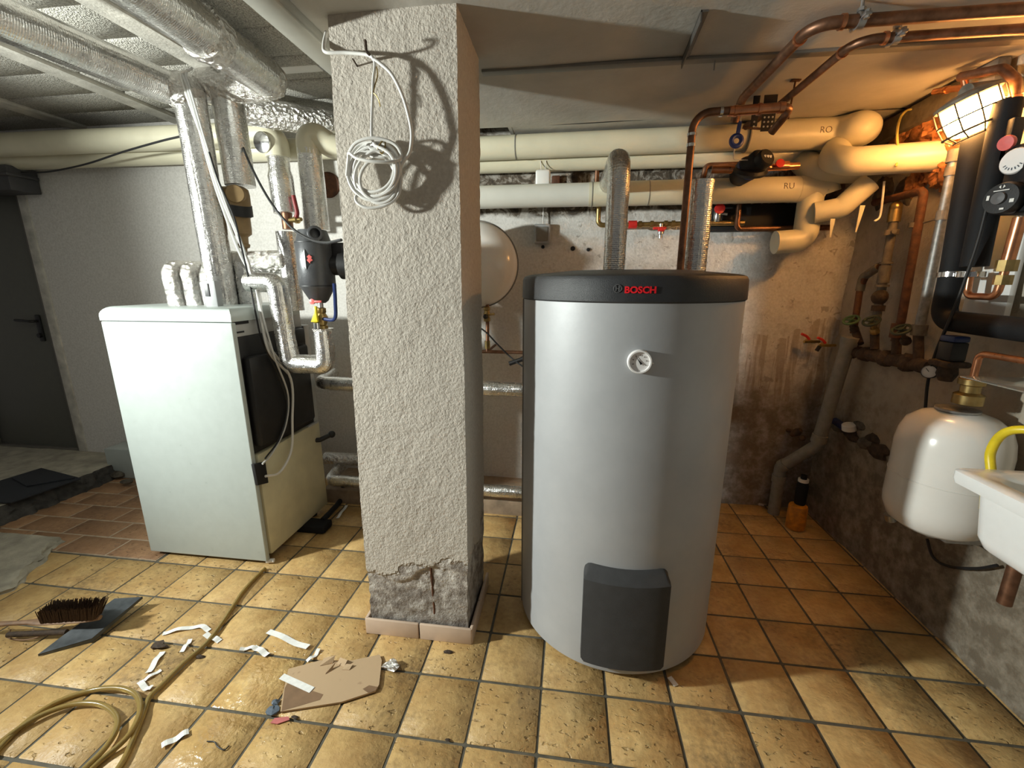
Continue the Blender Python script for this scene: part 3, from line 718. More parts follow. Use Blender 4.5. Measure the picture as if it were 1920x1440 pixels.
# blue handled ball valve above the loop
t = thing('ball_valve', 'brass ball valve with dark blue lever above the foil loop', 'valve', (d.x, YQ, e.z))
m = MB(); m.lathe([(.018, 0), (.026, .005), (.026, .02), (.02, .025), (.03, .05), (.03, .065), (.02, .085), (.024, .09), (.024, .11), (.014, .115)], (d.x, YQ, e.z), (0, 0, 1), 18); m.build('body', 'brass', t)
m = MB(); m.tube([(d.x, YQ, e.z + .11), (d.x - .012, YQ + .03, e.z + .3)], .013, 12); m.build('stub_pipe', 'steel', t)
hv = py(628, 560, YQ - .04); m = MB(); m.tube(spline([(d.x + .02, YQ - .02, e.z + .057), (hv.x - .012, YQ - .04, e.z + .06), (hv.x, YQ - .04, hv.z - .02), (hv.x + .004, YQ - .04, hv.z + .075)], 6), .009, 8); m.build('lever', 'navy_plastic', t)
# dirt separator
YS = 2.14
tp, bt = py(588, 432, YS), py(597, 568, YS)
sc = (bt.x + tp.x) / 2
t = thing('dirt_separator', 'dark grey cylindrical dirt separator with a diamond badge', 'separator', (sc, YS, bt.z))
R_ = .088; zb, zt = bt.z, tp.z
m = MB(); m.lathe([(.03, zb - bt.z), (.045, .012), (.08, .075), (R_, .085), (R_, zt - zb - .06), (R_ - .004, zt - zb - .055), (.068, zt - zb - .0), (.0, zt - zb + .005)], (sc, YS, zb), (0, 0, 1), 36); sb = m.build('body', 'separator_grey', t)
m = MB(); m.lathe([(R_ + .0015, 0), (R_ + .0015, .004)], (sc, YS, zt - .062), (0, 0, 1), 36); m.lathe([(R_ + .0015, 0), (R_ + .0015, .004)], (sc, YS, zb + .085), (0, 0, 1), 36); m.build('seam', 'black_plastic', t)
c = V((sc + .045, YS - .05, zt - .025)); m = MB(); m.lathe([(.036, -.05), (.036, .03), (.03, .034), (.024, .034), (.024, .0), (.0, .0)], c, V((.45, -.85, .1)), 24); m.build('inlet_boss', 'separator_grey', t)
c = V((sc + .12, YS + .03, zb + .19)); m = MB(); m.lathe([(.05, -.09), (.05, 0), (.07, .005), (.07, .05), (.05, .06), (.045, .1), (.02, .1)], c, V((1, .1, 0)), 24); m.box((c.x - .03, c.y - .03, c.z + .04), (c.x + .035, c.y + .03, c.z + .11), .008); m.build('side_connector', 'black_plastic', t)
m = MB(); m.lathe([(.04, 0), (.04, .03), (.03, .03), (.03, .12)], c + V((.095, .01, 0)), V((1, .1, 0)), 20); m.build('union_nut', 'chrome', t)
def on_cyl(cx, cy, r, ang, z): return V((cx + r * math.sin(ang), cy - r * math.cos(ang), z))
def badge(name, cx, cy, r, pts, z0, a0, mat, par, th=.0015):   # pts in metres (s along surface, z)
    m = MB(); A = [on_cyl(cx, cy, r, a0 + s / r, z0 + z) for s, z in pts]; nrm = V((math.sin(a0), -math.cos(a0), 0))
    n = len(A); ce = on_cyl(cx, cy, r, a0 + sum(s for s, _ in pts) / n / r, z0 + sum(z for _, z in pts) / n)
    for k in range(n):
        b0 = len(m.v); B = [ce, A[k], A[(k + 1) % n]]; m.v += [tuple(q + nrm * th) for q in B] + [tuple(q - nrm * .001) for q in B]
        m.face([b0, b0 + 1, b0 + 2]); m.face([b0 + 3, b0 + 5, b0 + 4]); m.face([b0 + 1, b0 + 4, b0 + 5, b0 + 2])
    return m.build(name, mat, par, False)
A0 = math.radians(6)
zc_ = zb + .215
badge('badge', sc, YS, R_ + .001, [(0, -.048), (.032, 0), (0, .048), (-.032, 0)], zc_, A0 - .08, 'logo_black', sb)
badge('badge_mark', sc, YS, R_ + .002, [(-.002, -.004), (.012, -.02), (.014, -.012), (.027, -.004), (.02, .004), (.024, .012), (.012, .022), (.0, .012), (.006, .004)], zc_, A0 + .02, 'salmon_plastic', sb)
p = py(578, 566, YS - .1)
m = MB(); m.lathe([(.014, 0), (.014, .01), (.0, .012)], (p.x, YS - .06, p.z), (0, -1, 0), 16); m.box((p.x + .0, YS - .07, p.z - .006), (p.x + .05, YS - .06, p.z + .006), .003); m.build('drain_tag', 'salmon_plastic', t)
a = py(592, 578, YS - .06); b = py(590, 600, YS - .06)
m = MB(); m.prism([(a.x - .008, YS - .07, a.z + .01), (a.x + .008, YS - .07, a.z + .01), (a.x + .006, YS - .07, a.z - .02), (b.x + .022, YS - .07, b.z - .01), (b.x - .018, YS - .07, b.z - .01), (a.x - .006, YS - .07, a.z - .02)], (0, .016, 0), .003); m.build('drain_key', 'yellow_plastic', t)
m = MB(); m.lathe([(.0, -.025), (.018, -.015), (.018, .015), (.0, .025)], (b.x + .002, YS - .05, b.z - .03), (0, 0, 1), 14); m.build('drain_plug', 'chrome', t)
# brown fitting with black clip
YB = 2.3
p = py(440, 372, YB); zt = p.z + .055
t = thing('mixing_fitting', 'brown plastic pipe fitting with a black band hanging beside the foil riser', 'fitting', (p.x, YB, p.z - .25))
X_ = py(446, 380, YB).x
m = MB(); m.lathe([(.0, .062), (.04, .058), (.058, .045), (.062, .02), (.062, -.09), (.05, -.1), (.05, -.16), (.048, -.185), (.028, -.2), (.026, -.235), (.033, -.24), (.03, -.255), (.016, -.262), (.014, -.285), (.0, -.287)], (X_, YB, p.z), (0, 0, 1), 28)
m.tube([(X_ - .16, YB, p.z + .012), (X_, YB, p.z + .012)], .05, 20); m.build('body', 'brown_plastic', t)
m = MB(); m.lathe([(.046, -.02), (.046, .012), (.042, .017), (.0, .018)], (X_ + .03, YB - .045, p.z + .012), (.45, -.9, 0), 28); m.build('front_cap', 'brown_plastic', t)
m = MB(); seg_ = 36
m.quadgrid(lambda i, j: (X_ + (.066 if 0 < i < 3 else .06) * math.cos(2 * math.pi * j / seg_), YB + (.066 if 0 < i < 3 else .06) * math.sin(2 * math.pi * j / seg_), p.z - (.03 if i < 2 else .085) - .018 * math.sin(2 * math.pi * j / seg_ + 2.2)), 4, seg_, False, True)
m.box((X_ - .085, YB - .06, p.z - .085), (X_ - .045, YB - .02, p.z - .045), .008); m.build('band', 'black_plastic', t)
# cables on the riser
def rc(x, y, Y): return py(x, y, Y)
YC = YR - .085
for k, (pts, mat, r, lab) in enumerate([
    ([(346, 150), (343, 140), (352, 165), (372, 235), (398, 330), (425, 410), (452, 480), (478, 530), (490, 600), (505, 660), (540, 700)], 'cable_grey', .007, 'light grey cable clipped down the front of the foil riser'),
    ([(352, 132), (340, 142), (356, 195), (380, 260), (412, 360), (440, 430), (468, 500), (486, 560), (500, 640), (545, 710), (548, 790), (546, 845), (525, 885), (498, 893)], 'cable_white', .007, 'long white cable looping from the foil riser down to the cream casing'),
    ([(360, 128), (349, 140), (362, 185), (390, 280), (425, 385), (455, 460), (474, 520), (492, 590), (515, 670), (540, 740), (535, 800), (510, 850), (492, 870)], 'cable_grey', .005, 'thin grey cable beside the white one on the foil riser'),
    ([(392, 285), (410, 340), (438, 405), (453, 465), (468, 530), (480, 590), (492, 640), (520, 700), (538, 760), (525, 820), (497, 860)], 'cable_black', .0045, 'thin black cable running from the brown fitting to the boiler casing')]):
    P = []
    for (x, y) in pts:
        if y <= 570: P.append(py(x, y, YC - (.02 if k == 3 else 0)))
        elif y < 700: P.append(py(x, y, YC - .03))
        else: P.append(px(x, y, SX + .075))
    cable('riser_cable', P, r, mat, lab, group='cables on the foil riser')
m = MB(); p = py(467, 531, YC); band(m, p, (py(478, 545, YC) - p), .016, .008, 12); m.build('cable_tie', 'cable_black', label='black cable tie around the cables beside the foil loop', cat='cable tie')
# black wall cable to the door beam, black drooping cable to the pillar
cable('wall_cable', [py(40, 323, 2.9), py(90, 322, 2.88), py(160, 308, 2.8), py(230, 285, 2.65), py(300, 265, 2.45), py(342, 255, 2.25)], .006, 'cable_black', 'black cable sagging from the door beam to the foil riser')
cable('hanging_cable', [py(443, 225, 2.45), py(450, 260, 2.35), py(470, 310, 2.2), py(505, 375, 2.05), py(545, 425, 1.98), py(580, 448, 1.9), py(610, 455, 1.8), py(640, 450, 1.72)], .006, 'cable_black', 'dark cable drooping past the separator to the pillar edge')

# ---------------- beige insulated pipes, left of the pillar
YP = 2.8
a, b = py(0, 271, YP), py(470, 258, YP)
t = thing('insulated_pipe', 'beige plastic jacketed pipe along the wall top turning down left of the pillar', 'pipe', (b.x, YP, 1.8), 'beige jacketed pipes')
e1 = py(508, 250, YP); zc = (a.z + b.z) / 2
ve = py(520, 290, YP)
m = MB(); m.tube(fillet([(XL + .3, YP + .0, zc + .02), (ve.x, YP, zc), (ve.x + .005, YP, ve.z - .02)], .11), .073, 26); m.build('jacket', 'beige_pvc', t)
m = MB(); p = py(492, 267, YP - .075); m.lathe([(.056, -.03), (.06, 0), (.06, .008), (.054, .01), (.0, .014)], (p.x, p.y, p.z), (-.15, -1, -.1), 26); m.build('end_plate', 'chrome', t)
v1, v2 = py(522, 300, YP), py(535, 400, YP); vx = ve.x + .005
m = MB(); p = dense([(vx, YP, v1.z + .02), (vx, YP, v1.z - .06), (vx, YP, v1.z - .1), (vx + .012, YP, v2.z)], .025); m.tube(p, [.064 if q.z > v1.z - .07 else .074 for q in p], 22, wob=.06, seed=3); m.build('foil_wrap', 'foil', t)
m = MB(); m.cyl((vx + .012, YP, v2.z + .01), (vx + .012, YP, v2.z - .1), .034); m.build('copper_stub', 'copper_dull', t)
p = py(553, 390, YP - .04)
t = thing('ball_valve', 'ball valve with a dark red lever below the beige pipe elbow', 'valve', (p.x, YP - .03, p.z - .1))
m = MB(); m.lathe([(.016, -.05), (.016, 0), (.024, .002), (.024, .02), (.012, .024), (.012, .05)], (p.x - .01, YP - .03, p.z - .07), (1, -.3, 0), 14); m.build('body', 'brass', t)
m = MB(); m.tube(spline([(p.x + .0, YP - .04, p.z - .06), (p.x + .012, YP - .04, p.z - .03), (p.x + .006, YP - .04, p.z + .02), (p.x - .002, YP - .04, p.z + .075)], 6), .014, 10); m.build('lever', 'dark_red', t)
YP2 = 2.62
a, b = py(583, 250, YP2), py(580, 285, YP2); c = py(592, 432, YP2)
t = thing('insulated_pipe', 'foil wrapped vertical pipe with beige elbow right beside the pillar', 'pipe', (c.x, YP2, c.z), 'beige jacketed pipes')
m = MB(); m.tube(fillet([(b.x, YP2, b.z - .02), (b.x, YP2, a.z + .02), (b.x + .12, YP2 + .03, a.z - .06), (b.x + .35, YP2 + .1, a.z - .12)], .06), .068, 24); m.build('elbow_jacket', 'beige_pvc', t)
m = MB(); p = dense([(b.x, YP2, b.z + .01), (b.x + .002, YP2, c.z)], .025); m.tube(p, [.068 + .006 * i / len(p) for i in range(len(p))], 22, wob=.03, seed=11); m.build('foil_wrap', 'foil', t)
m = MB(); m.cyl((b.x + .002, YP2, c.z + .01), (b.x + .002, YP2, c.z - .16), .03); m.build('stub', 'steel', t)
m = MB(); m.tube([(XL + .3, 2.93, zc - .045), (-.9, 2.93, zc - .06)], .066, 24); m.build('insulated_pipe', 'beige_pvc', label='lower rear beige pipe along the wall above the boiler', cat='pipe', group='beige jacketed pipes')
m = MB(); p = py(424, 215, 2.72); m.cyl((p.x, 2.72, zc + .07), (p.x, 2.72, ZL), .006, seg=8); m.lathe([(.02, 0), (.02, .012)], (p.x, 2.71, p.z + .02), (0, -1, 0), 14); m.box((p.x - .02, 2.7, zc + .065), (p.x + .02, 2.74, zc + .16), .003); m.build('pipe_hanger', 'chrome', label='shiny threaded pipe hanger above the beige pipe', cat='bracket')
a, b = py(440, 190, 2.55), py(640, 255, 2.8)
m = MB(); foil_pipe(m, [(a.x, 2.56, 2.545), (b.x, 2.95, 2.53)], .08, .05, .1, seed=13); m.build('foil_pipe', 'foil_crumpled', label='dim foil wrapped pipe under the ceiling beside the pillar top', cat='pipe', group='foil wrapped pipes')
# ---------------- foil return pipes low behind the pillar
for k, (xa, ya, xb, yb, Y, r, lab) in enumerate([(603, 723, 975, 726, 2.55, .046, 'foil wrapped return pipe passing behind the pillar at mid height'), (620, 905, 975, 918, 2.62, .04, 'foil wrapped return pipe passing low behind the pillar')]):
    a, b = py(xa, ya, Y), py(xb, yb, Y); m = MB(); z = (a.z + b.z) / 2
    foil_pipe(m, [(a.x - .03, Y + .2, z + .02), (a.x, Y, z), (.35, Y, z)], r, .05, .07, seed=20 + k); m.build('foil_pipe', 'foil', label=lab, cat='pipe', group='foil wrapped pipes')
a = py(640, 865, 2.75); m = MB(); foil_pipe(m, [(a.x - .15, 2.8, a.z), (a.x + .4, 2.8, a.z)], .045, .05, .08, seed=31); m.build('foil_pipe', 'foil_crumpled', label='short crumpled foil pipe near the floor beside the boiler back', cat='pipe', group='foil wrapped pipes')
# white plinth block by the door
p = pz(222, 868, 0.0)
m = MB(); m.box((-3.72, 2.82, 0), (-3.3, BY, .25), .006); m.build('plinth_block', 'white_paint', label='small whitewashed block at the wall foot between door and boiler', cat='block')
# rubber mat on the slab
mp_ = [pz(x, y, .125) for x, y in ((0, 903), (78, 879), (152, 898), (20, 944), (-90, 940), (-70, 905))]
t = thing('rubber_mat', 'black rubber mat lying on the raised concrete by the door', 'mat', (mp_[0].x, mp_[0].y, .12))
m = MB(); m.prism([(q.x, q.y, .122) for q in mp_], (0, 0, .012), .002); m.build('sheet', 'rubber_mat', t)
f_ = [pz(x, y, .14) for x, y in ((22, 897), (78, 880), (140, 896), (50, 912))]
m = MB(); m.prism([(q.x, q.y, .135) for q in f_], (0, 0, .012), .003); m.build('folded_flap', 'rubber_mat', t)

# ================================================================ HOT WATER TANK
TX, TY, TR = .238, 1.91, .44
t = thing('hot_water_tank', 'large silver cylindrical hot water tank with black lid', 'water tank', (TX, TY, 0))
m = MB(); m.lathe([(.38, .012), (.425, .018), (TR, .035), (TR, 1.51)], (TX, TY, 0), (0, 0, 1), 96); tb = m.build('body', 'tank_silver', t)
m = MB(); m.lathe([(TR - .01, 1.49), (TR + .006, 1.505), (TR + .006, 1.515), (TR + .004, 1.575), (TR - .003, 1.588), (TR - .016, 1.593), (TR - .03, 1.596), (.25, 1.612), (0, 1.618)], (TX, TY, 0), (0, 0, 1), 96); lid = m.build('lid', 'lid_plastic', t)
m = MB()
for a in range(3):
    q = V((TX + .3 * math.cos(a * 2.1 + .4), TY + .3 * math.sin(a * 2.1 + .4), 0)); m.cyl(q, q + V((0, 0, .016)), .03, seg=16)
m.build('foot', 'black_plastic', t)
m = MB(); ang = math.radians(-80); q = V((TX + (TR + .001) * math.sin(ang), TY - (TR + .001) * math.cos(ang), 0))
m.box((q.x - .004, q.y - .005, .03), (q.x + .004, q.y + .005, 1.5), .002); m.build('jacket_seam', 'strip_grey', t)
def text_mesh(txt, size, extrude=.0012, spacing=1.0, shear=0, bold=0.0):
    cu = bpy.data.curves.new('txt', 'FONT'); cu.body = txt; cu.size = size; cu.extrude = extrude; cu.align_x = 'LEFT'; cu.space_character = spacing; cu.shear = shear; cu.offset = bold; cu.resolution_u = 4
    o = bpy.data.objects.new('txt', cu); COL.objects.link(o); dg = bpy.context.evaluated_depsgraph_get(); dg.update()
    me = bpy.data.meshes.new_from_object(o.evaluated_get(dg)); bpy.data.objects.remove(o); bpy.data.curves.remove(cu); return me
def sub(me, n):
    bm = bmesh.new(); bm.from_mesh(me); bmesh.ops.triangulate(bm, faces=bm.faces[:])
    bmesh.ops.subdivide_edges(bm, edges=[e for e in bm.edges if e.calc_length() > n], cuts=2, use_grid_fill=False); bm.to_mesh(me); bm.free()
def wrap_text(name, txt, width, place, mat, parent, bold=0.0, extrude=.0012, height=None):
    me = text_mesh(txt, .1, extrude, bold=bold); xs = [v.co.x for v in me.vertices]; ys = [v.co.y for v in me.vertices]
    k = width / (max(xs) - min(xs)); ky = k if height is None else height / (max(ys) - min(ys)); x0, y0 = min(xs), min(ys)
    for v in me.vertices: v.co = V(((v.co.x - x0) * k, (v.co.y - y0) * ky, v.co.z))
    for v in me.vertices: v.co = place(v.co.x, v.co.y, v.co.z)
    me.materials.append(MATS[mat]); o = bpy.data.objects.new(name, me); COL.objects.link(o); o.parent = parent
    w = V((0, 0, 0)); p = parent
    while p is not None: w += p.location; p = p.parent
    o.location = -w; return o
LR = TR + .0065
def lid_ang(x, y):
    # azimuth round the tank axis where the sight line meets the lid
    d = ray(x, y); o2 = V((-TX, -TY)); d2 = V((d.x, d.y)); A = d2.dot(d2); B = 2 * o2.dot(d2); Cc = o2.dot(o2) - LR * LR
    s = (-B - math.sqrt(B * B - 4 * A * Cc)) / (2 * A); P = C0 + d * s
    return math.atan2(P.x - TX, -(P.y - TY)), P.z
a1, z1 = lid_ang(1171, 550); a2, z2 = lid_ang(1230, 549)
wrap_text('brand_lettering', 'BOSCH', (a2 - a1) * LR, lambda x, y, z: on_cyl(TX, TY, LR + z + .0005, a1 + x / LR, z1 + y), 'logo_red', lid, bold=.0035, height=.0225)
ae, ze = lid_ang(1158, 541)
m = MB()
P = [on_cyl(TX, TY, LR + .001, ae + .0125 * math.cos(k * math.pi / 16) / LR, ze + .0125 * math.sin(k * math.pi / 16)) for k in range(32)]
m.tube(P, .0011, 6, closed=True)
for s in (-1, 1): m.tube([on_cyl(TX, TY, LR + .001, ae + s * .005 / LR, ze - .0085), on_cyl(TX, TY, LR + .001, ae + s * .005 / LR, ze + .0085)], .001, 6)
m.tube([on_cyl(TX, TY, LR + .001, ae - .005 / LR, ze), on_cyl(TX, TY, LR + .001, ae + .005 / LR, ze)], .001, 6)
m.build('brand_emblem', 'emblem', lid)
# dial thermometer
at_, zt_ = lid_ang(1199, 678)
gp = on_cyl(TX, TY, TR, at_, zt_); gn = V((math.sin(at_), -math.cos(at_), 0)); gs = V((math.cos(at_), math.sin(at_), 0))
m = MB(); m.lathe([(.040, -.004), (.040, .014), (.038, .018), (.0335, .018), (.0325, .011)], gp, gn, 40); th = m.build('thermometer', 'gauge_white', t, label='round white dial thermometer')
m = MB(); m.lathe([(.0332, .011), (.0, .012)], gp, gn, 32); m.build('dial', 'gauge_white', th)
m = MB(); up = V((0, 0, 1)); n0 = gp + gn * .0135
nd = (-gs * .62 + up * .8).normalized(); nc = nd.cross(gn)
m.prism([n0 + nd * .022, n0 + nc * .002, n0 - nd * .010 + nc * .004, n0 - nd * .010 - nc * .004, n0 - nc * .002], gn * .001); m.build('needle', 'logo_black', th, False)
m = MB()
for k in range(7):
    a = math.radians(200 - k * 38); dd = gs * math.cos(a) + up * math.sin(a); cc = dd.cross(gn)
    m.prism([n0 + dd * .020 + cc * .0012 - gn * .001, n0 + dd * .025 + cc * .0012 - gn * .001, n0 + dd * .025 - cc * .0012 - gn * .001, n0 + dd * .020 - cc * .0012 - gn * .001], gn * .0006)
m.build('scale_marks', 'ink', th, False)
m = MB(); m.ball(gp + gs * .0425 + V((0, 0, -.004)) + gn * .006, .004); m.build('zero_screw', 'chrome', th)
# inspection cover, curved round the tank, chamfered edges
a0, z0 = lid_ang(1090, 1150); a3, _ = lid_ang(1248, 1150); _, zt2 = lid_ang(1170, 1062); _, zb2 = lid_ang(1160, 1262); zt2 -= .012; zb2 += .04
def cover(i, j, nu=60, nv=70):
    u, v = i / (nu - 1), j / (nv - 1); ca, cz = (a0 + a3) / 2, (zt2 + zb2) / 2; ha, hz = (a3 - a0) / 2 * TR, (zt2 - zb2) / 2
    s, w = (u * 2 - 1), (v * 2 - 1)
    # squircle rounding of the outline
    X, Z = s * ha, w * hz; rc_ = .036; ex, ez = max(abs(X) - (ha - rc_), 0), max(abs(Z) - (hz - rc_), 0); L = math.hypot(ex, ez)
    if L > rc_: X = math.copysign(ha - rc_ + ex * rc_ / L, X); Z = math.copysign(hz - rc_ + ez * rc_ / L, Z); L = rc_
    v = min((hz - Z) / .042, (ha - abs(X)) / .016, (hz + Z) / .016)
    if ex > 0 and ez > 0: v = min(v, (rc_ - L) / (.016 if Z < 0 else .026))
    v = max(0.0, min(1.0, v)); dep = .05 * v if v > 1e-4 else -.004
    r = TR + max(-.004, dep); return on_cyl(TX, TY, r, ca + X / TR, cz + Z)
m = MB(); m.quadgrid(lambda i, j: cover(i, j), 60, 70); m.build('inspection_cover', 'cover_foam', t, label='dark grey chamfered inspection cover', angle=28)

# pipes rising from the tank lid
YT = 2.05
for k, (x0, y0, x1, y1, r, Y, lab) in enumerate([(1153, 505, 1160, 295, .049, 2.10, 'foil wrapped pipe rising from the tank lid, left of the copper riser'), (1302, 505, 1312, 345, .054, 2.12, 'foil wrapped pipe rising from the tank lid, right of the copper riser')]):
    a, b = py(x0, y0, Y), py(x1, y1, Y); X = (a.x + b.x) / 2
    m = MB(); foil_pipe(m, [(X, Y, 1.6), (X, Y, b.z + .0), (X + .0, Y + .7, b.z + .02)] if k == 0 else [(X, Y, 1.6), (X, Y, b.z + .012)], r, .075, .05, 22, seed=40 + k)
    m.build('foil_pipe', 'foil', label=lab, cat='pipe', group='foil pipes on the tank')
# ---------------- copper around the tank
a = py(1272, 505, 2.05); b = py(1300, 262, 2.05); X = (a.x + b.x) / 2; z = py(1340, 210, 2.05).z
h2 = py(1480, 203, 2.05)
t = thing('copper_riser', 'slim copper pipe rising from the tank and turning right below the ceiling', 'pipe', (X, 2.05, 1.6), 'copper pipes')
m = MB(); pipe(m, [(X, 2.05, 1.59), (X, 2.05, z), (h2.x, 2.05, z + .005), (h2.x + .015, 2.10, z - .0), (h2.x - .01, 2.17, z - .05)], .0155, .07); m.build('tube', 'copper_dull', t)
m = MB(); band(m, (X, 2.05, z - .12), (0, 0, 1), .019, .012); band(m, (X, 2.05, z - .08), (0, 0, 1), .019, .01); band(m, (X + .105, 2.05, z), (1, 0, 0), .019, .012); m.build('press_joint', 'chrome', t)
m = MB(); m.tube([(X + .135, 2.05, z), (h2.x - .02, 2.05, z + .005)], .0185, 16); band(m, (X + .16, 2.05, z), (1, 0, 0), .021, .012); band(m, (X + .25, 2.05, z + .002), (1, 0, 0), .022, .012); band(m, (h2.x - .03, 2.05, z + .004), (1, 0, 0), .021, .02); m.build('fitting', 'copper', t)
def ceil_copper(Y0, X0, r, end, lab, cl):
    t = thing('copper_pipe', lab, 'pipe', (X0, Y0, 2.37), 'copper pipes')
    m = MB(); pipe(m, [(RX + .05, Y0, 2.375), (X0, Y0, 2.375), (X0 - .005, end[0], 2.375), end[1]], r, .07); m.build('tube', 'copper_dull', t)
    m = MB(); band(m, (X0 + .085, Y0, 2.375), (1, 0, 0), r + .004, .012); band(m, (X0 - .0, Y0 + .085, 2.375), (0, 1, 0), r + .004, .012); m.build('joint', 'copper', t)
    t2 = thing('pipe_clamp', 'steel clamp holding ' + cl, 'clamp', (X0 + .2, Y0, 2.375), 'ceiling pipe clamps')
    cxp = cl_x[cl]
    m = MB(); band(m, (cxp, Y0, 2.375), (1, 0, 0), r + .006, .02, 18); m.box((cxp - .01, Y0 - .045, 2.370), (cxp + .01, Y0 + .045, 2.380), .002); m.build('ring', 'steel', t2)
    m = MB(); m.cyl((cxp, Y0, 2.395), (cxp, Y0, ZC + .005), .005, seg=8); m.lathe([(.012, 0), (.012, .01)], (cxp, Y0, 2.40), (0, 0, 1), 6); m.build('rod', 'steel', t2)
    m = MB()
    for s in (-1, 1): m.lathe([(.008, -.012), (.008, .012)], (cxp, Y0 + s * .036, 2.375), (0, 0, 1), 6)
    m.build('bolt', 'steel', t2)
cl_x = {'the front copper pipe to the ceiling': pz(1622, 30, 2.375).x, 'the rear copper pipe to the ceiling': pz(1690, 62, 2.375).x}
ceil_copper(1.735, .745, .0185, (2.33, (.735, 2.38, 2.30)), 'front copper pipe under the ceiling, bending away towards the back wall', 'the front copper pipe to the ceiling')
ceil_copper(1.857, .945, .0155, (2.42, py(1398, 238, 2.66)), 'thinner rear copper pipe under the ceiling, bending away towards the back wall', 'the rear copper pipe to the ceiling')
# perforated straps
for k, (x, y, w, h, lab) in enumerate([(1441, 222, .06, .11, 'wide'), (1415, 222, .03, .07, 'narrow')]):
    p = py(x, y, 2.45); m = MB()
    st = thing('perforated_strap', f'{lab} perforated metal strap hanging below the copper elbow', 'strap', (p.x, 2.45, p.z), 'perforated straps')
    m.box((p.x - w / 2, 2.45, p.z - h / 2), (p.x + w / 2, 2.454, ZC), .001); m.build('plate', 'black_matt', st, False)
    m = MB(); nx, nz = (3, 4) if k == 0 else (1, 2)
    for i in range(nx):
        for j in range(nz): m.lathe([(.0045, 0), (.0045, .001)], (p.x + (i - (nx - 1) / 2) * .018, 2.4495, p.z - .035 + j * .02), (0, -1, 0), 8)
    m.build('hole_marks', 'beam_concrete', st, False, kind='stuff')
p = py(1488, 180, 2.3); m = MB(); m.cyl((p.x, 2.3, ZC), (p.x - .01, 2.3, p.z - .09), .004, seg=8); m.box((p.x - .02, 2.29, ZC - .006), (p.x + .02, 2.31, ZC), .002); m.build('hanger_rod', 'rust', label='thin threaded hanger rod above the copper elbow end', cat='rod')
# ---------------- beige pipes, right of the pillar
Yb = 2.8
a, b = py(940, 277, Yb), py(1405, 262, Yb); zt = (a.z + b.z) / 2
c = py(1560, 250, Yb); el = py(1640, 228, 2.62)
t = thing('insulated_pipe', 'upper beige jacketed pipe right of the pillar, lettered and ending in upturned elbows', 'pipe', (.5, Yb, zt - .07), 'beige jacketed pipes')
def zline(x): return a.z + (c.z - a.z) * (x - a.x) / (c.x - a.x)
m = MB(); m.tube([(-1.2, Yb, zline(-1.2)), (b.x, Yb, zline(b.x))], .066, 28); m.build('jacket', 'beige_pvc', t)
m = MB(); m.tube(fillet([(b.x - .02, Yb, zline(b.x)), (c.x + .03, Yb, zline(c.x)), (el.x, 2.62, min(el.z, 2.335)), (el.x + .0, 2.8, min(el.z + .03, 2.34)), (el.x - .15, 2.93, min(el.z, 2.33))], .09), .078, 28); m.build('sleeve', 'beige_pvc', t)
m = MB()
for x in (py(968, 277, Yb).x, b.x - .02): band(m, (x, Yb, zline(x)), (1, 0, 0), .0675 if x < .3 else .0795, .006, 30)
m.build('joint_band', 'strip_grey', t)
px_ = py(1558, 240, Yb - .07).x
def pipe_txt(zc, Y, r, x0, z0):
    def f(x, y, z):
        dz = z0 + y - zc; dz = max(-r * .99, min(r * .99, dz)); return V((x0 + x, Y - math.sqrt(r * r - dz * dz) - z - .0006, z0 + y))
    return f
pp = py(1538, 249, Yb - .078); wrap_text('handwriting', 'RO', .055, pipe_txt(zline(pp.x), Yb, .078, pp.x, pp.z), 'ink', t, height=.03, bold=-.002)
m = MB(); m.tube([(-1.2, 2.93, zt - .045), (1.3, 2.93, zt - .052)], .058, 24); m.build('insulated_pipe', 'beige_pvc', label='rear beige pipe just below the upper pipe right of the pillar', cat='pipe', group='beige jacketed pipes')
# second elbow group to the right wall
t = thing('insulated_pipe', 'beige jacketed pipe bend running into the orange foam at the right wall', 'pipe', (1.3, 2.7, 2.1), 'beige jacketed pipes')
e0 = py(1590, 255, 2.78); e1 = py(1565, 300, 2.6); e2 = py(1770, 290, 2.42)
m = MB(); m.tube(fillet([(e0.x, 2.85, e0.z + .0), (e1.x + .02, 2.66, e1.z + .02), (e1.x + .05, 2.56, e1.z - .02), (RX + .02, 2.44, e2.z)], .07), .066, 26); m.build('jacket', 'beige_pvc', t)
e3 = py(1535, 310, 2.75); m = MB(); m.tube(fillet([(e3.x, 2.92, e3.z + .06), (e3.x, 2.78, e3.z - .02), (e3.x + .22, 2.72, e3.z - .03)], .06), .07, 26); m.build('rear_bend', 'beige_pvc', t)
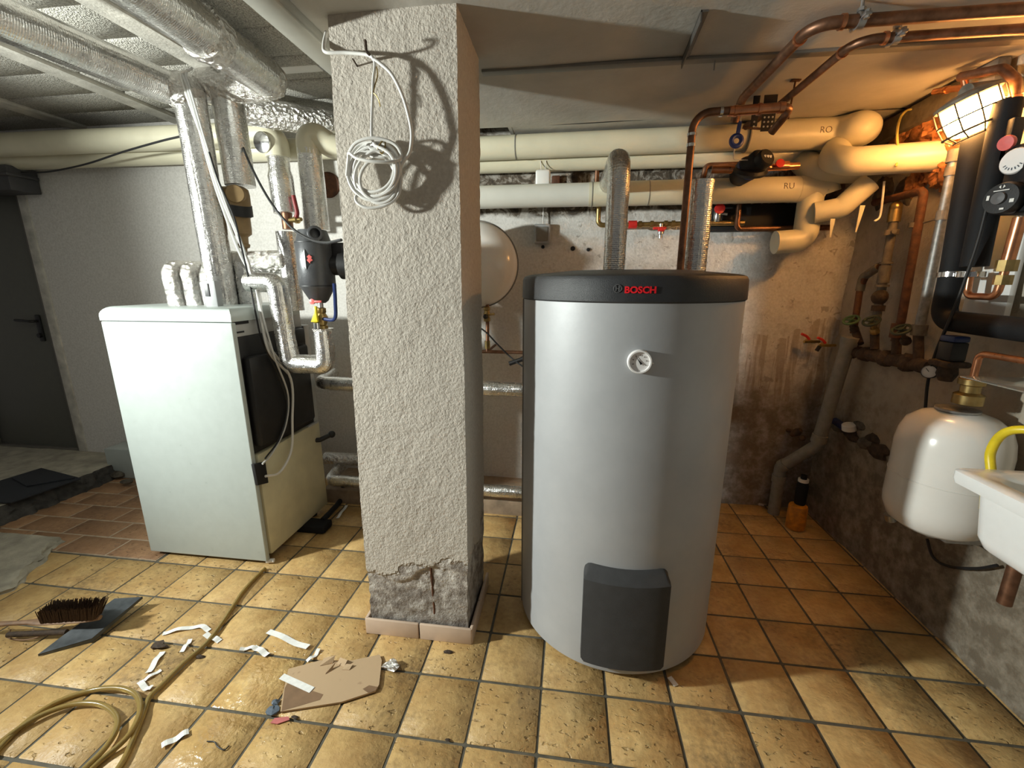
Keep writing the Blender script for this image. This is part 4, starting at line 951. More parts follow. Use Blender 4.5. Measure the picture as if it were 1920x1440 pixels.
# lower pipe
a, b = py(945, 368, Yb), py(1530, 355, Yb); zl = (a.z + b.z) / 2
t = thing('insulated_pipe', 'lower beige jacketed pipe right of the pillar with elbow turning down', 'pipe', (.5, Yb, zl - .07), 'beige jacketed pipes')
d1 = py(1520, 420, Yb); d2 = py(1450, 452, Yb + .02)
xm = py(1110, 368, Yb).x
m = MB(); m.tube([(-1.2, Yb, zl), (xm, Yb, zl)], .066, 28); m.build('jacket', 'white_pvc', t)
m = MB(); m.tube([(xm - .02, Yb, zl), (b.x - .02, Yb, zl)], .068, 28); m.build('jacket', 'beige_pvc', t)
m = MB(); band(m, (xm, Yb, zl), (1, 0, 0), .0695, .005, 28); band(m, (py(1215, 365, Yb).x, Yb, zl), (1, 0, 0), .0695, .004, 28); m.build('joint_band', 'strip_grey', t)
m = MB(); m.tube(fillet([(b.x - .1, Yb, zl), (b.x + .045, Yb, zl), (b.x + .055, Yb - .0, zl - .03)], .03), .070, 26); m.tube(fillet([(b.x - .02, Yb, zl), (b.x - .02, Yb, d2.z + .0), (d2.x, Yb, d2.z - .01)], .06), .064, 26); m.build('elbow', 'beige_pvc', t)
pp = py(1470, 354, Yb - .068); wrap_text('handwriting', 'RU', .05, pipe_txt(zl, Yb, .069, pp.x, pp.z), 'ink', t, height=.03, bold=-.002)
m = MB(); f0 = py(1545, 398, 2.72); f1 = py(1605, 380, 2.66); m.tube(fillet([(f0.x - .04, 2.74, f0.z), (f1.x - .05, 2.7, f1.z - .02), (f1.x + .05, 2.66, f1.z + .10)], .05), .055, 24); m.build('branch', 'beige_pvc', t)
m = MB()
for (x, y, x2, y2) in ((1618, 385, 1605, 435), (1562, 410, 1557, 445)):
    A, B = py(x, y, 2.62), py(x2, y2, 2.63); m.prism([A + V((-.012, 0, 0)), A + V((.012, 0, 0)), B + V((.003, 0, 0)), B + V((-.004, 0, 0))], (0, .002, 0))
m.build('torn_tape', 'beige_pvc', t, False)
# orange foam and exposed masonry where the pipe enters the wall
fm = px(1765, 290, RX)
t = thing('foam_packing', 'rough orange foam packing round the pipe hole at the right wall', 'foam', (RX - .02, fm.y, fm.z - .15))
for k, (x, y, s, mat) in enumerate([(1775, 300, .09, 'pur_foam'), (1745, 250, .10, 'pur_foam'), (1770, 330, .07, 'pur_foam'), (1700, 240, .09, 'pur_foam'), (1715, 340, .06, 'pur_foam')]):
    p = px(x, y, RX - .005); m = MB(); m.ball((RX + .01, p.y, p.z), s, (.5, 1, 1), 44, .75, 22); m.build('lump', mat, t)
for k, (x, y, s) in enumerate([(1665, 245, .1), (1690, 215, .07), (1690, 365, .07), (1650, 360, .08)]):
    p = px(x, y, RX); m = MB(); m.ball((RX + .02, p.y, p.z), s, (.5, 1, 1), 18, .6, 14); m.build('exposed_stone', 'rubble', wr)

# ================================================================ BACK WALL FITTINGS
p = py(905, 497, 2.78); q = py(977, 497, 2.78)
vr = abs(q.x - (-.60))
vc = V((-.60 + .0, 2.78, p.z)); vr = .265
t = thing('expansion_vessel', 'round white expansion vessel half hidden behind the pillar', 'expansion vessel', (vc.x, 2.9, vc.z - vr))
m = MB(); m.lathe([(0, .135), (.08, .13), (.16, .11), (.22, .075), (.25, .04), (vr - .004, .01), (vr - .004, -.03), (.25, -.07), (.2, -.11), (.0, -.13)], vc, (0, -1, 0), 56); m.build('shell', 'white_enamel', t)
m = MB(); m.lathe([(vr - .004, -.006), (vr + .004, -.005), (vr + .004, .005), (vr - .004, .006)], vc, (0, -1, 0), 56); m.build('flange_seam', 'strip_grey', t)
p = py(912, 592, 2.72); q = py(914, 660, 2.72)
t = thing('vessel_valve', 'brass valve and copper drop pipe under the round vessel', 'valve', (p.x, 2.74, q.z))
m = MB(); m.tube([(p.x, 2.76, vc.z - vr + .02), (p.x, 2.74, q.z)], .012, 12); m.tube([(p.x, 2.74, q.z), (p.x, BY - .004, q.z)], .009, 10); m.tube([(p.x - .2, 2.74, q.z), (.4, 2.74, q.z - .005)], .011, 12); m.build('tube', 'copper_dull', t)
m = MB(); m.lathe([(.014, -.04), (.022, -.035), (.022, -.015), (.016, -.01), (.024, .01), (.016, .03), (.022, .035), (.022, .05), (.014, .055)], (p.x, 2.74, p.z), (0, 0, 1), 16); m.cyl((p.x, 2.74, p.z + .005), (p.x + .05, 2.72, p.z + .012), .008, seg=10); m.lathe([(.018, 0), (.018, .05)], (p.x, 2.74, q.z + .02), (0, 0, 1), 14); m.build('body', 'brass', t)
m = MB(); m.ball((p.x - .005, 2.715, p.z - .005), .016); m.build('cap', 'black_plastic', t)
cable('sensor_lead', [V((-.70, 2.70, vc.z - .20)), V((-.66, 2.62, vc.z - .33)), py(905, 618, 2.6), py(935, 648, 2.6), py(960, 672, 2.6), py(985, 690, 2.45), V((TX - .40, TY + .18, 1.14))], .005, 'cable_black', 'black sensor lead crossing the gap between pillar and tank', 'cable')
a, b = py(955, 682, 2.58), py(978, 674, 2.58); m = MB(); m.cyl(a, b + V((.05, 0, .02)), .014, seg=12); m.cyl(b, b + V((.05, 0, .02)), .017, seg=12); m.build('cable_plug', 'black_plastic', label='black cable plug beside the tank edge', cat='plug')
# white sensor box
p = py(1018, 334, 2.86)
t = thing('sensor_box', 'small white square box on the wall between the two beige pipes', 'sensor', (p.x, 2.88, p.z - .045))
m = MB(); m.box((p.x - .045, 2.85, p.z - .048), (p.x + .045, 2.885, p.z + .048), .012, 3); m.build('case', 'white_plastic', t)
m = MB(); 
for s in (-1, 1): m.tube([(p.x + s * .012, 2.87, p.z + .04), (p.x + s * .016, 2.87, p.z + .1)], .0025, 6)
m.build('lead', 'cable_white', t)
m = MB(); m.box((p.x + .046, 3.0, p.z - .045), (p.x + .1, 3.05, p.z + .045), .008); m.build('wall_recess', 'rust', wb)
p = py(1017, 438, BY - .03)
t = thing('wall_socket', 'grey wall box with a thin wire just under the lower pipe', 'socket', (p.x, BY - .02, p.z - .06))
m = MB(); m.box((p.x - .055, BY - .05, p.z - .065), (p.x + .055, BY + .0, p.z + .06), .012, 3); m.build('case', 'grey_plastic', t)
m = MB(); m.box((p.x - .038, BY - .056, p.z - .05), (p.x + .038, BY - .048, p.z + .04), .006); m.build('plate', 'strip_grey', t)
m = MB(); m.tube([(p.x + .005, BY - .03, p.z + .05), (p.x + .003, BY - .03, p.z + .17)], .004, 8); m.build('wire', 'cable_white', t)
for k, (x, y) in enumerate(((1018, 463), (1074, 466), (1103, 468))):
    p = py(x, y, BY); m = MB(); m.lathe([(.0, .012), (.010 + .004 * (k == 1), .01), (.012 + .004 * (k == 1), .0)], (p.x, BY + .0, p.z), (0, -1, 0), 12); m.build('drill_hole', 'black_matt', wb)
# brass manifold line under the lower pipe
Ym = 2.93
a, b = py(1122, 405, Ym), py(1330, 418, Ym); z = py(1200, 421, Ym).z
t = thing('brass_manifold', 'brass pipe run with red fittings below the lower beige pipe', 'manifold', (a.x, Ym, z - .1))
m = MB(); pipe(m, [(a.x, Ym, z + .16), (a.x, Ym, z), (b.x + .2, Ym, z)], .015, .03); m.build('tube', 'brass', t)
m = MB()
for x in (1200, 1222, 1248, 1262): band(m, (py(x, 421, Ym).x, Ym, z), (1, 0, 0), .021, .02, 14)
m.build('nut', 'brass', t)
m = MB(); band(m, (py(1186, 421, Ym).x, Ym, z), (1, 0, 0), .024, .05, 14); m.build('red_ring', 'red_plastic', t)
p = py(1240, 428, Ym - .03); m = MB(); m.box((p.x - .05, Ym - .04, p.z - .008), (p.x + .03, Ym - .02, p.z + .008), .005); m.box((p.x - .02, Ym - .045, p.z - .02), (p.x + .02, Ym - .015, p.z + .008), .006); m.build('red_lever', 'red_plastic', t)
m = MB(); m.lathe([(.012, 0), (.012, .03), (.02, .035), (.02, .06), (.012, .065), (.012, .085)], (p.x, Ym - .02, z), (0, 0, -1), 14); m.build('drain_cock', 'chrome', t)
p = py(1233, 300, 2.93)
for k, (x, ya, yb) in enumerate(((1120, 308, 350),)):
    A, B = py(x, ya, 2.95), py(x, yb, 2.95); m = MB(); pipe(m, [(A.x + .08, 2.95, A.z + .01), (A.x, 2.95, A.z + .01), (A.x, 2.95, B.z)], .014, .02); m.build('copper_stub', 'copper_dull', label='short copper bend between the beige pipes left of the foil riser', cat='pipe', group='copper pipes')
A, B = py(1330, 315, 2.9), py(1318, 345, 2.9); m = MB(); pipe(m, [(A.x + .3, 2.9, A.z + .015), (A.x - .02, 2.9, A.z + .015), (A.x - .04, 2.9, B.z - .04)], .016, .03); m.build('copper_stub', 'copper_dull', label='dull copper bend behind the right foil riser top', cat='pipe', group='copper pipes')
A = py(1385, 395, 2.9); B = py(1560, 430, 2.9); m = MB(); pipe(m, [(A.x, 2.9, A.z + .1), (A.x, 2.9, B.z + .01), (B.x, 2.9, B.z + .01)], .016, .03); m.build('copper_stub', 'copper_dull', label='dark copper bend under the lower pipe near its elbow', cat='pipe', group='copper pipes')
A, B = py(1330, 392, 3.0), py(1500, 432, 3.0)
m = MB(); m.box((A.x, 2.97, B.z), (B.x, 3.03, A.z + .02), .006); m.build('dark_duct', 'black_matt', label='black flat duct on the wall behind the lower pipe elbow', cat='duct')
p = py(1345, 400, 2.93); t = thing('gate_valve', 'chrome valve with a red wheel beside the black duct', 'valve', (p.x, 2.9, p.z - .05))
m = MB(); m.lathe([(.016, -.04), (.022, -.02), (.022, .02), (.016, .04)], (p.x, 2.92, p.z - .01), (0, 0, 1), 14); m.cyl((p.x, 2.92, p.z - .0), (p.x + .05, 2.9, p.z - .01), .008); m.build('body', 'chrome', t)
m = MB(); m.lathe([(.012, 0), (.03, .003), (.03, .012), (.012, .016)], (p.x - .0, 2.9, p.z + .02), (0, -1, 0.2), 16); m.build('wheel', 'red_plastic', t)
# circulation pump
p = py(1412, 305, 2.62)
t = thing('circulation_pump', 'black circulation pump with round dial in front of the beige pipes', 'pump', (p.x, 2.65, p.z - .1))
m = MB(); ax = V((.35, -.8, .35)).normalized(); c = py(1408, 312, 2.65); m.lathe([(.03, -.12), (.05, -.1), (.06, -.04), (.06, 0), (.052, .01), (.052, .06), (.045, .07)], c, ax, 28); m.build('motor', 'black_plastic', t)
m = MB(); c2 = py(1436, 296, 2.56); m.lathe([(.045, -.03), (.047, 0), (.04, .012), (.036, .012), (.0, .012)], c2, ax, 28); dh = m.build('dial_head', 'black_plastic', t)
m = MB(); s_, u_ = frame_of(ax)
for k in (-1, 0, 1):
    o_ = c2 + ax * .0125 + V((1, .4, 0)).normalized() * k * .017
    m.box(o_ - V((.005, .002, .006)), o_ + V((.005, .002, .006)), .001)
m.build('dial_marks', 'white_plastic', dh)
m = MB(); m.lathe([(.058, 0), (.064, .003), (.064, .018), (.058, .02)], c - ax * .03, ax, 28); m.build('blue_ring', 'navy_plastic', t)
m = MB(); m.lathe([(.02, 0), (.075, .005), (.085, .02), (.075, .035), (.02, .04)], py(1405, 328, 2.66), V((0, -.5, .85)), 28); m.build('base_shell', 'black_plastic', t)
m = MB(); A = py(1335, 318, 2.72); B = py(1497, 311, 2.72); m.tube([A, py(1380, 318, 2.7)], .02, 14); m.tube([py(1440, 314, 2.7), B], .018, 14); band(m, py(1468, 311, 2.71), (1, 0, 0), .024, .05); m.build('pipe_ends', 'copper', t)
m = MB(); p2 = py(1461, 308, 2.68); m.lathe([(.012, 0), (.022, .004), (.022, .014), (.0, .016)], p2, (0, -1, .2), 16); m.build('red_knob', 'red_plastic', t)
# blue tag on a wire
p = py(1381, 262, 2.55)
t = thing('blue_tag', 'blue ring shaped tag hanging on a thin wire before the upper pipe', 'tag', (p.x, 2.55, p.z - .05))
m = MB(); R1 = .034
P = [(p.x + R1 * .72 * math.cos(k * math.pi / 12), 2.55, p.z - .005 + R1 * .72 * math.sin(k * math.pi / 12)) for k in range(24)]
m.tube(P, .012, 8, closed=True); m.prism([(p.x - .007, 2.544, p.z + .025), (p.x + .012, 2.544, p.z + .025), (p.x + .016, 2.544, p.z + .085), (p.x - .001, 2.544, p.z + .085)], (0, .012, 0), .003); m.build('ring', 'blue_plastic', t)
m = MB(); A = py(1415, 115, 2.4); m.tube(spline([(A.x, 2.2, ZC - .005), py(1398, 145, 2.3), py(1390, 190, 2.45), (p.x + .01, 2.55, p.z + .08)], 6), .003, 6); m.tube(spline([(p.x - .005, 2.55, p.z - .025), py(1376, 288, 2.56), py(1378, 299, 2.58), py(1402, 300, 2.6)], 6), .003, 6); m.build('wire', 'cable_grey', t)
a, b = py(1392, 239, 2.56), py(1432, 242, 2.54); m = MB(); m.cyl(a, b, .006, seg=8); m.build('probe', 'copper_dull', t)
m = MB(); m.cyl(b - V((.012, 0, 0)), b + V((.006, 0, 0)), .008, seg=8); m.build('probe_tip', 'white_plastic', t)
cable('yellow_wire', [px(1712, 205, RX - .05), px(1700, 207, RX - .06), px(1688, 222, RX - .07), py(1682, 250, 2.5), py(1684, 290, 2.46), py(1680, 312, 2.45)], .0055, 'yellow_wire', 'yellow wire hanging over the beige pipe near the lamp', 'wire')
cable('white_wire', [py(1658, 340, 2.6), py(1655, 370, 2.6), py(1650, 405, 2.6), py(1640, 415, 2.6)], .005, 'cable_white', 'pale wire hanging below the beige pipe branch', 'wire')
m = MB(); A = py(1620, 205, 2.55); B = px(1870, 110, RX - .06)
m.prism([(RX - .005, 2.95, 2.30), (RX - .005, 2.95, 2.40), (RX - .005, B.y, ZC), (RX - .005, B.y, ZC - .1)], (-.05, 0, 0), .008); m.build('wall_bracket_rail', 'old_grey_pipe', label='weathered grey rail along the top of the right wall behind the lamp', cat='rail')

# ================================================================ BULKHEAD LAMP AND COPPER ABOVE IT
LC = px(1822, 212, 1.52)
ax = V((.36, -.10, -.90)).normalized()       # the drum hangs tilted, opening downwards
s1_, s2_ = frame_of(ax)
t = thing('bulkhead_lamp', 'glowing caged bulkhead lamp high on the right wall', 'lamp', LC)
LT = LC - ax * .062
m = MB(); m.lathe([(.0, -.02), (.05, -.016), (.088, -.004), (.097, .0), (.097, .012), (.09, .016), (.0, .016)], LT, ax, 40); m.build('base_ring', 'old_grey_pipe', t)
m = MB(); m.lathe([(.086, .012), (.087, .06), (.080, .105), (.062, .128), (.03, .138), (.0, .14)], LT - LC, ax, 40); gl_ = m.build('glass', 'lamp_glass', t); gl_.location = (0, 0, 0)
m = MB(); cr = lambda a, h, r: LT + ax * h + (s1_ * math.cos(a) + s2_ * math.sin(a)) * r
for k in range(10):
    a = 2 * math.pi * k / 10 + .2
    m.tube([cr(a, .012, .1), cr(a, .07, .1), cr(a, .118, .094), cr(a, .146, .072)], .0026, 6)
for h, r, w in ((.07, .1, .003), (.12, .095, .0045), (.148, .07, .003)): m.tube([cr(2 * math.pi * j / 36, h, r) for j in range(36)], w, 6, closed=True)
m.build('cage', 'dark_rust', t)
m = MB(); m.tube([LT - ax * .02, V((RX + .03, LT.y + .05, LT.z + .05))], .03, 14); m.build('wall_mount', 'old_grey_pipe', t)
# copper stubs above lamp
t = thing('copper_branch', 'open copper pipe stubs and elbow directly above the lamp', 'pipe', px(1850, 160, RX - .08), 'copper pipes')
A, B, Cc_, D = px(1800, 144, RX - .12), px(1880, 128, RX - .08), px(1905, 150, RX - .07), px(1895, 235, RX - .06)
m = MB(); pipe(m, [A, B, Cc_, D], .017, .03); m.build('tube', 'copper_dull', t)
A2, B2 = px(1752, 172, RX - .10), px(1830, 160, RX - .09); m = MB(); pipe(m, [A2, B2], .013); band(m, A2 + (B2 - A2) * .3, B2 - A2, .016, .02); m.build('stub', 'copper', t)
m = MB(); pipe(m, [px(1808, 150, RX - .11), px(1812, 170, RX - .1)], .012); band(m, D, (0, 0, 1), .024, .04); band(m, Cc_ + (D - Cc_) * .45, (0, 0, 1), .022, .03); m.build('fitting', 'copper', t)
m = MB(); c = px(1893, 204, RX - .09); m.ball(c, .022); m.cyl(c, c + V((.02, -.06, 0)), .01); m.build('valve_knob', 'chrome', t)

# ================================================================ RIGHT WALL PIPEWORK
XW = RX - .06
def on(x, y, X=XW): return px(x, y, X)
t = thing('galvanised_pipe', 'grey galvanised pipe running down the right wall beside the black insulation', 'pipe', on(1722, 630), 'wall pipes')
A, B = on(1792, 285), on(1722, 625); m = MB(); m.cyl(A, B, .02, seg=18); m.build('tube', 'galvanised', t)
m = MB(); d = B - A
for f, w, r in ((.02, .05, .027), (.10, .035, .024), (.33, .04, .024), (.98, .05, .03)): band(m, A + d * f, d, r, w)
m.build('coupling', 'white_pvc' if False else 'old_grey_pipe', t)
t = thing('rusty_gas_pipe', 'rust red pipe with an elbow running down the right wall', 'pipe', on(1690, 600), 'wall pipes')
m = MB(); pipe(m, [on(1640, 380, XW + .0), on(1733, 357), on(1690, 600), on(1678, 640)], .0185, .03); m.build('tube', 'rust', t)
m = MB(); A = on(1716, 422); band(m, A, V((0, .02, -1)), .027, .022); m.tube([A, A + V((.03, -.09, .02))], .006, 8); m.build('pipe_clip', 'old_grey_pipe', t)
m = MB(); band(m, on(1683, 620), (0, 0, 1), .03, .07); m.build('socket', 'rust', t)
t = thing('capped_pipe', 'grey brown upright pipe with brass cap and ring clip on the right wall', 'pipe', on(1640, 620), 'wall pipes')
A, B = on(1678, 400), on(1640, 615); d = B - A; m = MB(); m.cyl(A, B, .02); m.build('tube', 'old_grey_pipe', t)
m = MB(); band(m, A + d * .02, d, .028, .06); m.ball(A + V((0, 0, .03)), .028); m.build('cap', 'brass', t)
m = MB(); band(m, A + d * .16, d, .031, .025); m.cyl(A + d * .16, A + d * .16 + V((-.02, -.05, 0)), .01); m.build('ring_clip', 'old_grey_pipe', t)
m = MB(); band(m, A + d * .52, d, .027, .09); band(m, A + d * .62, d, .031, .012); band(m, A + d * .42, d, .029, .01); m.build('coupling', 'old_grey_pipe', t)
m = MB(); m.ball(A + d * .72, .038, (.9, 1.1, 1.1), 16, .2); band(m, A + d * .82, d, .03, .03); m.build('union', 'dark_rust', t)
t = thing('branch_pipe', 'short rusty branch pipe with elbow joining the capped pipe', 'pipe', on(1600, 620), 'wall pipes')
m = MB(); pipe(m, [on(1600, 625), on(1613, 538), on(1625, 515), on(1650, 500)], .017, .03); m.build('tube', 'rust', t)
m = MB(); pipe(m, [on(1612, 545), on(1618, 520), on(1648, 500)], .022, .03); m.build('elbow', 'old_grey_pipe', t)
# valve manifold
A, B = on(1585, 655), on(1745, 690)
t = thing('valve_manifold', 'dark rusty manifold pipe carrying green handwheel valves', 'manifold', ((A + B) / 2))
m = MB(); p = dense([A, B], .03); m.tube(p, .032, 16, wob=.25, wfreq=20)
for f in (.1, .3, .55, .8): m.ball(A.lerp(B, f), .045, (1, 1, 1), 14, .3, 20)
m.build('body', 'dark_rust', t)
m = MB()
for (x, y, x2, y2) in ((1612, 645, 1600, 610), (1640, 655, 1640, 615), (1680, 665, 1682, 630), (1722, 678, 1722, 628)): m.tube([on(x, y), on(x2, y2)], .02, 12)
m.build('riser_stubs', 'dark_rust', t)
for k, (x, y, mat, tx, lab) in enumerate([(1596, 600, 'green_paint', -.3, 'leaf green valve handwheel, leftmost on the dark manifold'), (1634, 602, 'dark_green_paint', -.3, 'dull dark green valve handwheel, second on the manifold'), (1690, 618, 'dark_green_paint', -.2, 'blackish green valve handwheel in front of the rust red pipe')]):
    c = on(x, y, XW - .05); axn = V((-.55, tx, .8)).normalized()
    tt = thing('handwheel_valve', lab, 'valve', c, 'handwheel valves')
    s_, u_ = frame_of(axn); Rw = .036
    m = MB(); m.tube([c + s_ * math.cos(2 * math.pi * j / 24) * Rw + u_ * math.sin(2 * math.pi * j / 24) * Rw for j in range(24)], .007, 8, closed=True)
    for j in range(4): m.tube([c, c + (s_ * math.cos(j * math.pi / 2) + u_ * math.sin(j * math.pi / 2)) * Rw], .005, 6)
    m.lathe([(.012, -.006), (.012, .008), (.0, .01)], c, axn, 12); m.build('wheel', mat, tt)
    m = MB(); m.tube([c, c - axn * .075], .009, 10); m.lathe([(.012, 0), (.022, .01), (.022, .03), (.016, .04)], c - axn * .09, axn, 8); m.build('stem', 'brass' if k == 1 else 'dark_rust', tt)
# red taps on back wall
for k, (x, y) in enumerate([(1518, 635), (1548, 642)]):
    c = py(x, y, BY - .1); tt = thing('wall_tap', ['brass tap with bright red lever, further left on the back wall', 'brass tap with red lever and black spout beside the grey drain pipe'][k], 'tap', c, 'red lever taps')
    m = MB(); m.tube([c + V((-.03, 0, -.02)), c + V((.07, .02, -.02))], .009, 10); m.cyl(c + V((.03, .0, -.02)), V((c.x + .03, BY + .01, c.z - .02)), .009, seg=10); m.build('body', 'brass', tt)
    m = MB(); m.tube(spline([c + V((.0, 0, -.005)), c + V((-.02, 0, .015)), c + V((-.055, -.01, .03))], 5), .008, 8); m.build('lever', 'red_plastic', tt)
    if k: 
        m = MB(); m.tube([c + V((-.03, 0, -.025)), c + V((-.045, 0, -.055))], .012, 10); m.build('spout', 'black_plastic', tt)
# grey drain pipe in the corner
A, B, Cq, D = px(1592, 640, RX - .1), px(1532, 835, RX - .13), py(1462, 885, 2.86), py(1450, 955, 2.88)
D = pz(1450, 962, 0.0); Cq = V((D.x - .0, D.y, Cq.z))
t = thing('drain_pipe', 'grey plastic drain pipe slanting down into the floor corner', 'pipe', D)
m = MB(); pipe(m, [A, B, Cq, D], .037, .03, 20); m.build('tube', 'drain_grey', t)
m = MB(); band(m, A, B - A, .044, .05); d = (B - A).normalized(); band(m, B - d * .05, d, .043, .05); d = (Cq - B).normalized(); band(m, Cq - d * .03, d, .043, .04); band(m, Cq - V((0, 0, .08)), (0, 0, 1), .043, .05); m.build('socket', 'drain_grey', t)
m = MB(); p = px(1500, 815, RX - .25); c = py(1495, 810, BY - .12); m.lathe([(.014, -.05), (.02, -.03), (.026, 0), (.014, .03)], c, (.3, -.6, .6), 12); m.cyl(c, (c.x, BY, c.z - .03), .014); m.ball(c + V((.02, -.03, -.03)), .02); m.build('stop_cock', 'dark_rust', label='old dark stop cock on the wall left of the slanting drain pipe', cat='valve')
# clean-out cap on the chase
c = px(1592, 800, RX - .04); t = thing('cleanout_cap', 'white ribbed screw cap on a blue pipe in the wall chase', 'cap', c)
m = MB(); m.lathe([(.036, -.02), (.036, .012), (.032, .016), (0, .017)], c, (-.25, -.1, 1), 24); m.build('cap', 'white_plastic', t)
m = MB(); m.tube([c + V((.0, .03, -.02)), c + V((.0, .14, -.01))], .022, 14); m.build('pipe', 'navy_plastic', t)
# yellow container and dark bottle in the corner
bpz = pz(1490, 990, 0); t = thing('yellow_canister', 'dirty yellow plastic canister standing in the dark corner', 'canister', bpz)
m = MB(); m.lathe([(.045, 0), (.055, .008), (.056, .03), (.055, .15), (.05, .165), (.03, .17), (.0, .172)], bpz, (0, 0, 1), 26); m.build('shell', 'yellow_bottle', t)
m = MB(); m.lathe([(.03, .17), (.033, .18), (.034, .30), (.026, .33), (.018, .34), (.018, .37), (0, .372)], bpz + V((.01, .01, 0)), (0, 0, 1), 18); m.build('dark_bottle_top', 'black_rubber', t)
m = MB(); m.lathe([(.03, 0), (.03, .02)], bpz + V((.01, .01, .325)), (0, 0, 1), 18); m.build('label_ring', 'white_plastic', t)
# ---------------- heating station: board, black insulated pipes, pump, gauge
XB = RX - .03
t = thing('mounting_board', 'white board on the right wall behind pumps and black pipes', 'board', px(1880, 620, XB))
P0, P1, P2, P3 = px(1822, 590, XB), px(1845, 268, XB), px(1980, 220, XB), px(1980, 600, XB)
zt_, zb_ = P1.z, P0.z
m = MB(); m.box((XB - .003, P2.y, zb_), (XB + .02, P0.y + .05, zt_), .003); m.build('panel', 'white_plastic', t)
XI = RX - .13
t = thing('insulated_hose', 'black foam insulated pipe running down and curving along the right wall', 'pipe', px(1775, 560, XI), 'black insulated pipes')
A, B, Cq = px(1835, 225, XI), px(1788, 500, XI), px(1766, 600, XI)
m = MB(); pipe(m, [A, B, Cq, V((XI, Cq.y - .75, Cq.z - .01))], .042, .06, 22); m.build('insulation', 'black_rubber', t)
d = (B - A).normalized(); m = MB(); band(m, px(1784, 515, XI), d, .046, .02, 24); c = px(1768, 518, XI - .03); m.box(c - V((.01, .012, .01)), c + V((.01, .012, .01)), .002); m.build('clamp', 'chrome', t)
t = thing('insulated_hose', 'black foam insulated pipe ending in a copper bend, right of the curved one', 'pipe', px(1830, 500, XI), 'black insulated pipes')
A, B = px(1890, 190, XI), px(1826, 500, XI); m = MB(); m.tube(dense([A, B], .1), .042, 22); m.build('insulation', 'black_rubber', t)
d = (B - A).normalized(); m = MB(); band(m, px(1822, 515, XI), d, .046, .02, 24); m.build('clamp', 'chrome', t)
u0, u1, u2, u3 = px(1812, 525, XI), px(1812, 555, XI), px(1868, 555, XI), px(1876, 525, XI)
m = MB(); pipe(m, [px(1820, 508, XI), u1 + V((0, 0, 0)), V((XI, u2.y, u1.z)), V((XI, u2.y - .01, u3.z + .05))], .013, .03); m.build('copper_bend', 'copper', t)
m = MB(); pu = V((XI, u2.y - .01, u3.z)); band(m, pu, (0, 0, 1), .026, .035, 8); band(m, pu + V((0, 0, .05)), (0, 0, 1), .03, .04, 8); m.build('union_nut', 'brass', t)
pt = V((XI, u2.y - .015, px(1895, 410, XI).z)); m = MB(); m.cyl(pu + V((0, 0, .05)), pt, .019); m.build('copper_tube', 'copper', t)
# pump above
c = px(1897, 373, XI - .02)
t = thing('heating_pump', 'black heating pump with a round control face on the white board', 'pump', c)
m = MB(); m.box((XI - .02, c.y - .11, c.z - .05), (XB, c.y + .06, c.z + .16), .012); m.build('housing', 'black_rubber', t)
m = MB(); axp = V((-1, -.35, 0)).normalized(); m.lathe([(.05, -.06), (.055, -.01), (.05, .004), (.0, .006)], c + axp * .05, axp, 32); fc = m.build('face', 'black_plastic', t)
m = MB(); m.lathe([(.02, 0), (.02, .012), (.0, .014)], c + axp * .055, axp, 20); m.build('knob', 'emblem', fc)
s_ = axp.cross(V((0, 0, 1))).normalized(); m = MB()
o_ = c + axp * .0565
for (s0, z0, w, h) in ((-.0, .026, .022, .0015), (-.035, -.012, .006, .006), (.034, .006, .004, .008), (-.012, -.036, .006, .003)):
    Pq = [o_ + s_ * (s0 + a * w) + V((0, 0, z0 + b * h)) for a, b in ((-1, -1), (1, -1), (1, 1), (-1, 1))]; m.prism(Pq, axp * .001)
for sgn in (-1, 1): m.prism([o_ + s_ * sgn * .002 + V((0, 0, .032)), o_ + s_ * sgn * .009 + V((0, 0, .038)), o_ + s_ * sgn * .004 + V((0, 0, .044))], axp * .001)
m.build('face_marks', 'white_plastic', fc, False)
c = px(1905, 302, XI - .02); t = thing('round_gauge', 'round white dial gauge with red pointer tag above the heating pump', 'gauge', c)
m = MB(); m.lathe([(.02, -.08), (.02, -.02), (.042, -.015), (.044, .004), (.04, .01), (.0, .011)], c, axp, 30); m.build('dial', 'gauge_white', t)
m = MB(); o_ = c + axp * .0115
for k in range(7):
    a = math.radians(210 + k * 20); dd = s_ * math.cos(a) + V((0, 0, 1)) * math.sin(a); m.tube([o_ + dd * .022, o_ + dd * .03], .0016, 5)
m.build('scale_marks', 'scrap_blue', t)
c2 = px(1888, 268, XI - .03); m = MB(); m.lathe([(.0, -.01), (.024, -.008), (.026, 0), (.024, .008), (.0, .01)], c2, (axp + V((0, 0, -.2))), 22); m.build('red_cap', 'salmon_plastic', t)
m = MB(); A = px(1905, 243, XI); m.box((XI - .02, A.y - .12, A.z - .10), (XI + .02, A.y + .02, A.z - .06), .006); m.box((XI - .02, A.y - .01, A.z - .10), (XI + .02, A.y + .02, A.z + .04), .006); m.build('valve_handle', 'black_plastic', t)
cable('wall_cable', [px(1853, 380, XI - .05), px(1835, 450, XI - .05), px(1808, 530, XI - .05), px(1785, 590, XI - .05), px(1755, 660, XI - .03), px(1740, 715, XI), px(1735, 765, XI + .02)], .006, 'cable_black', 'thin black cable crossing the black pipes down the right wall')
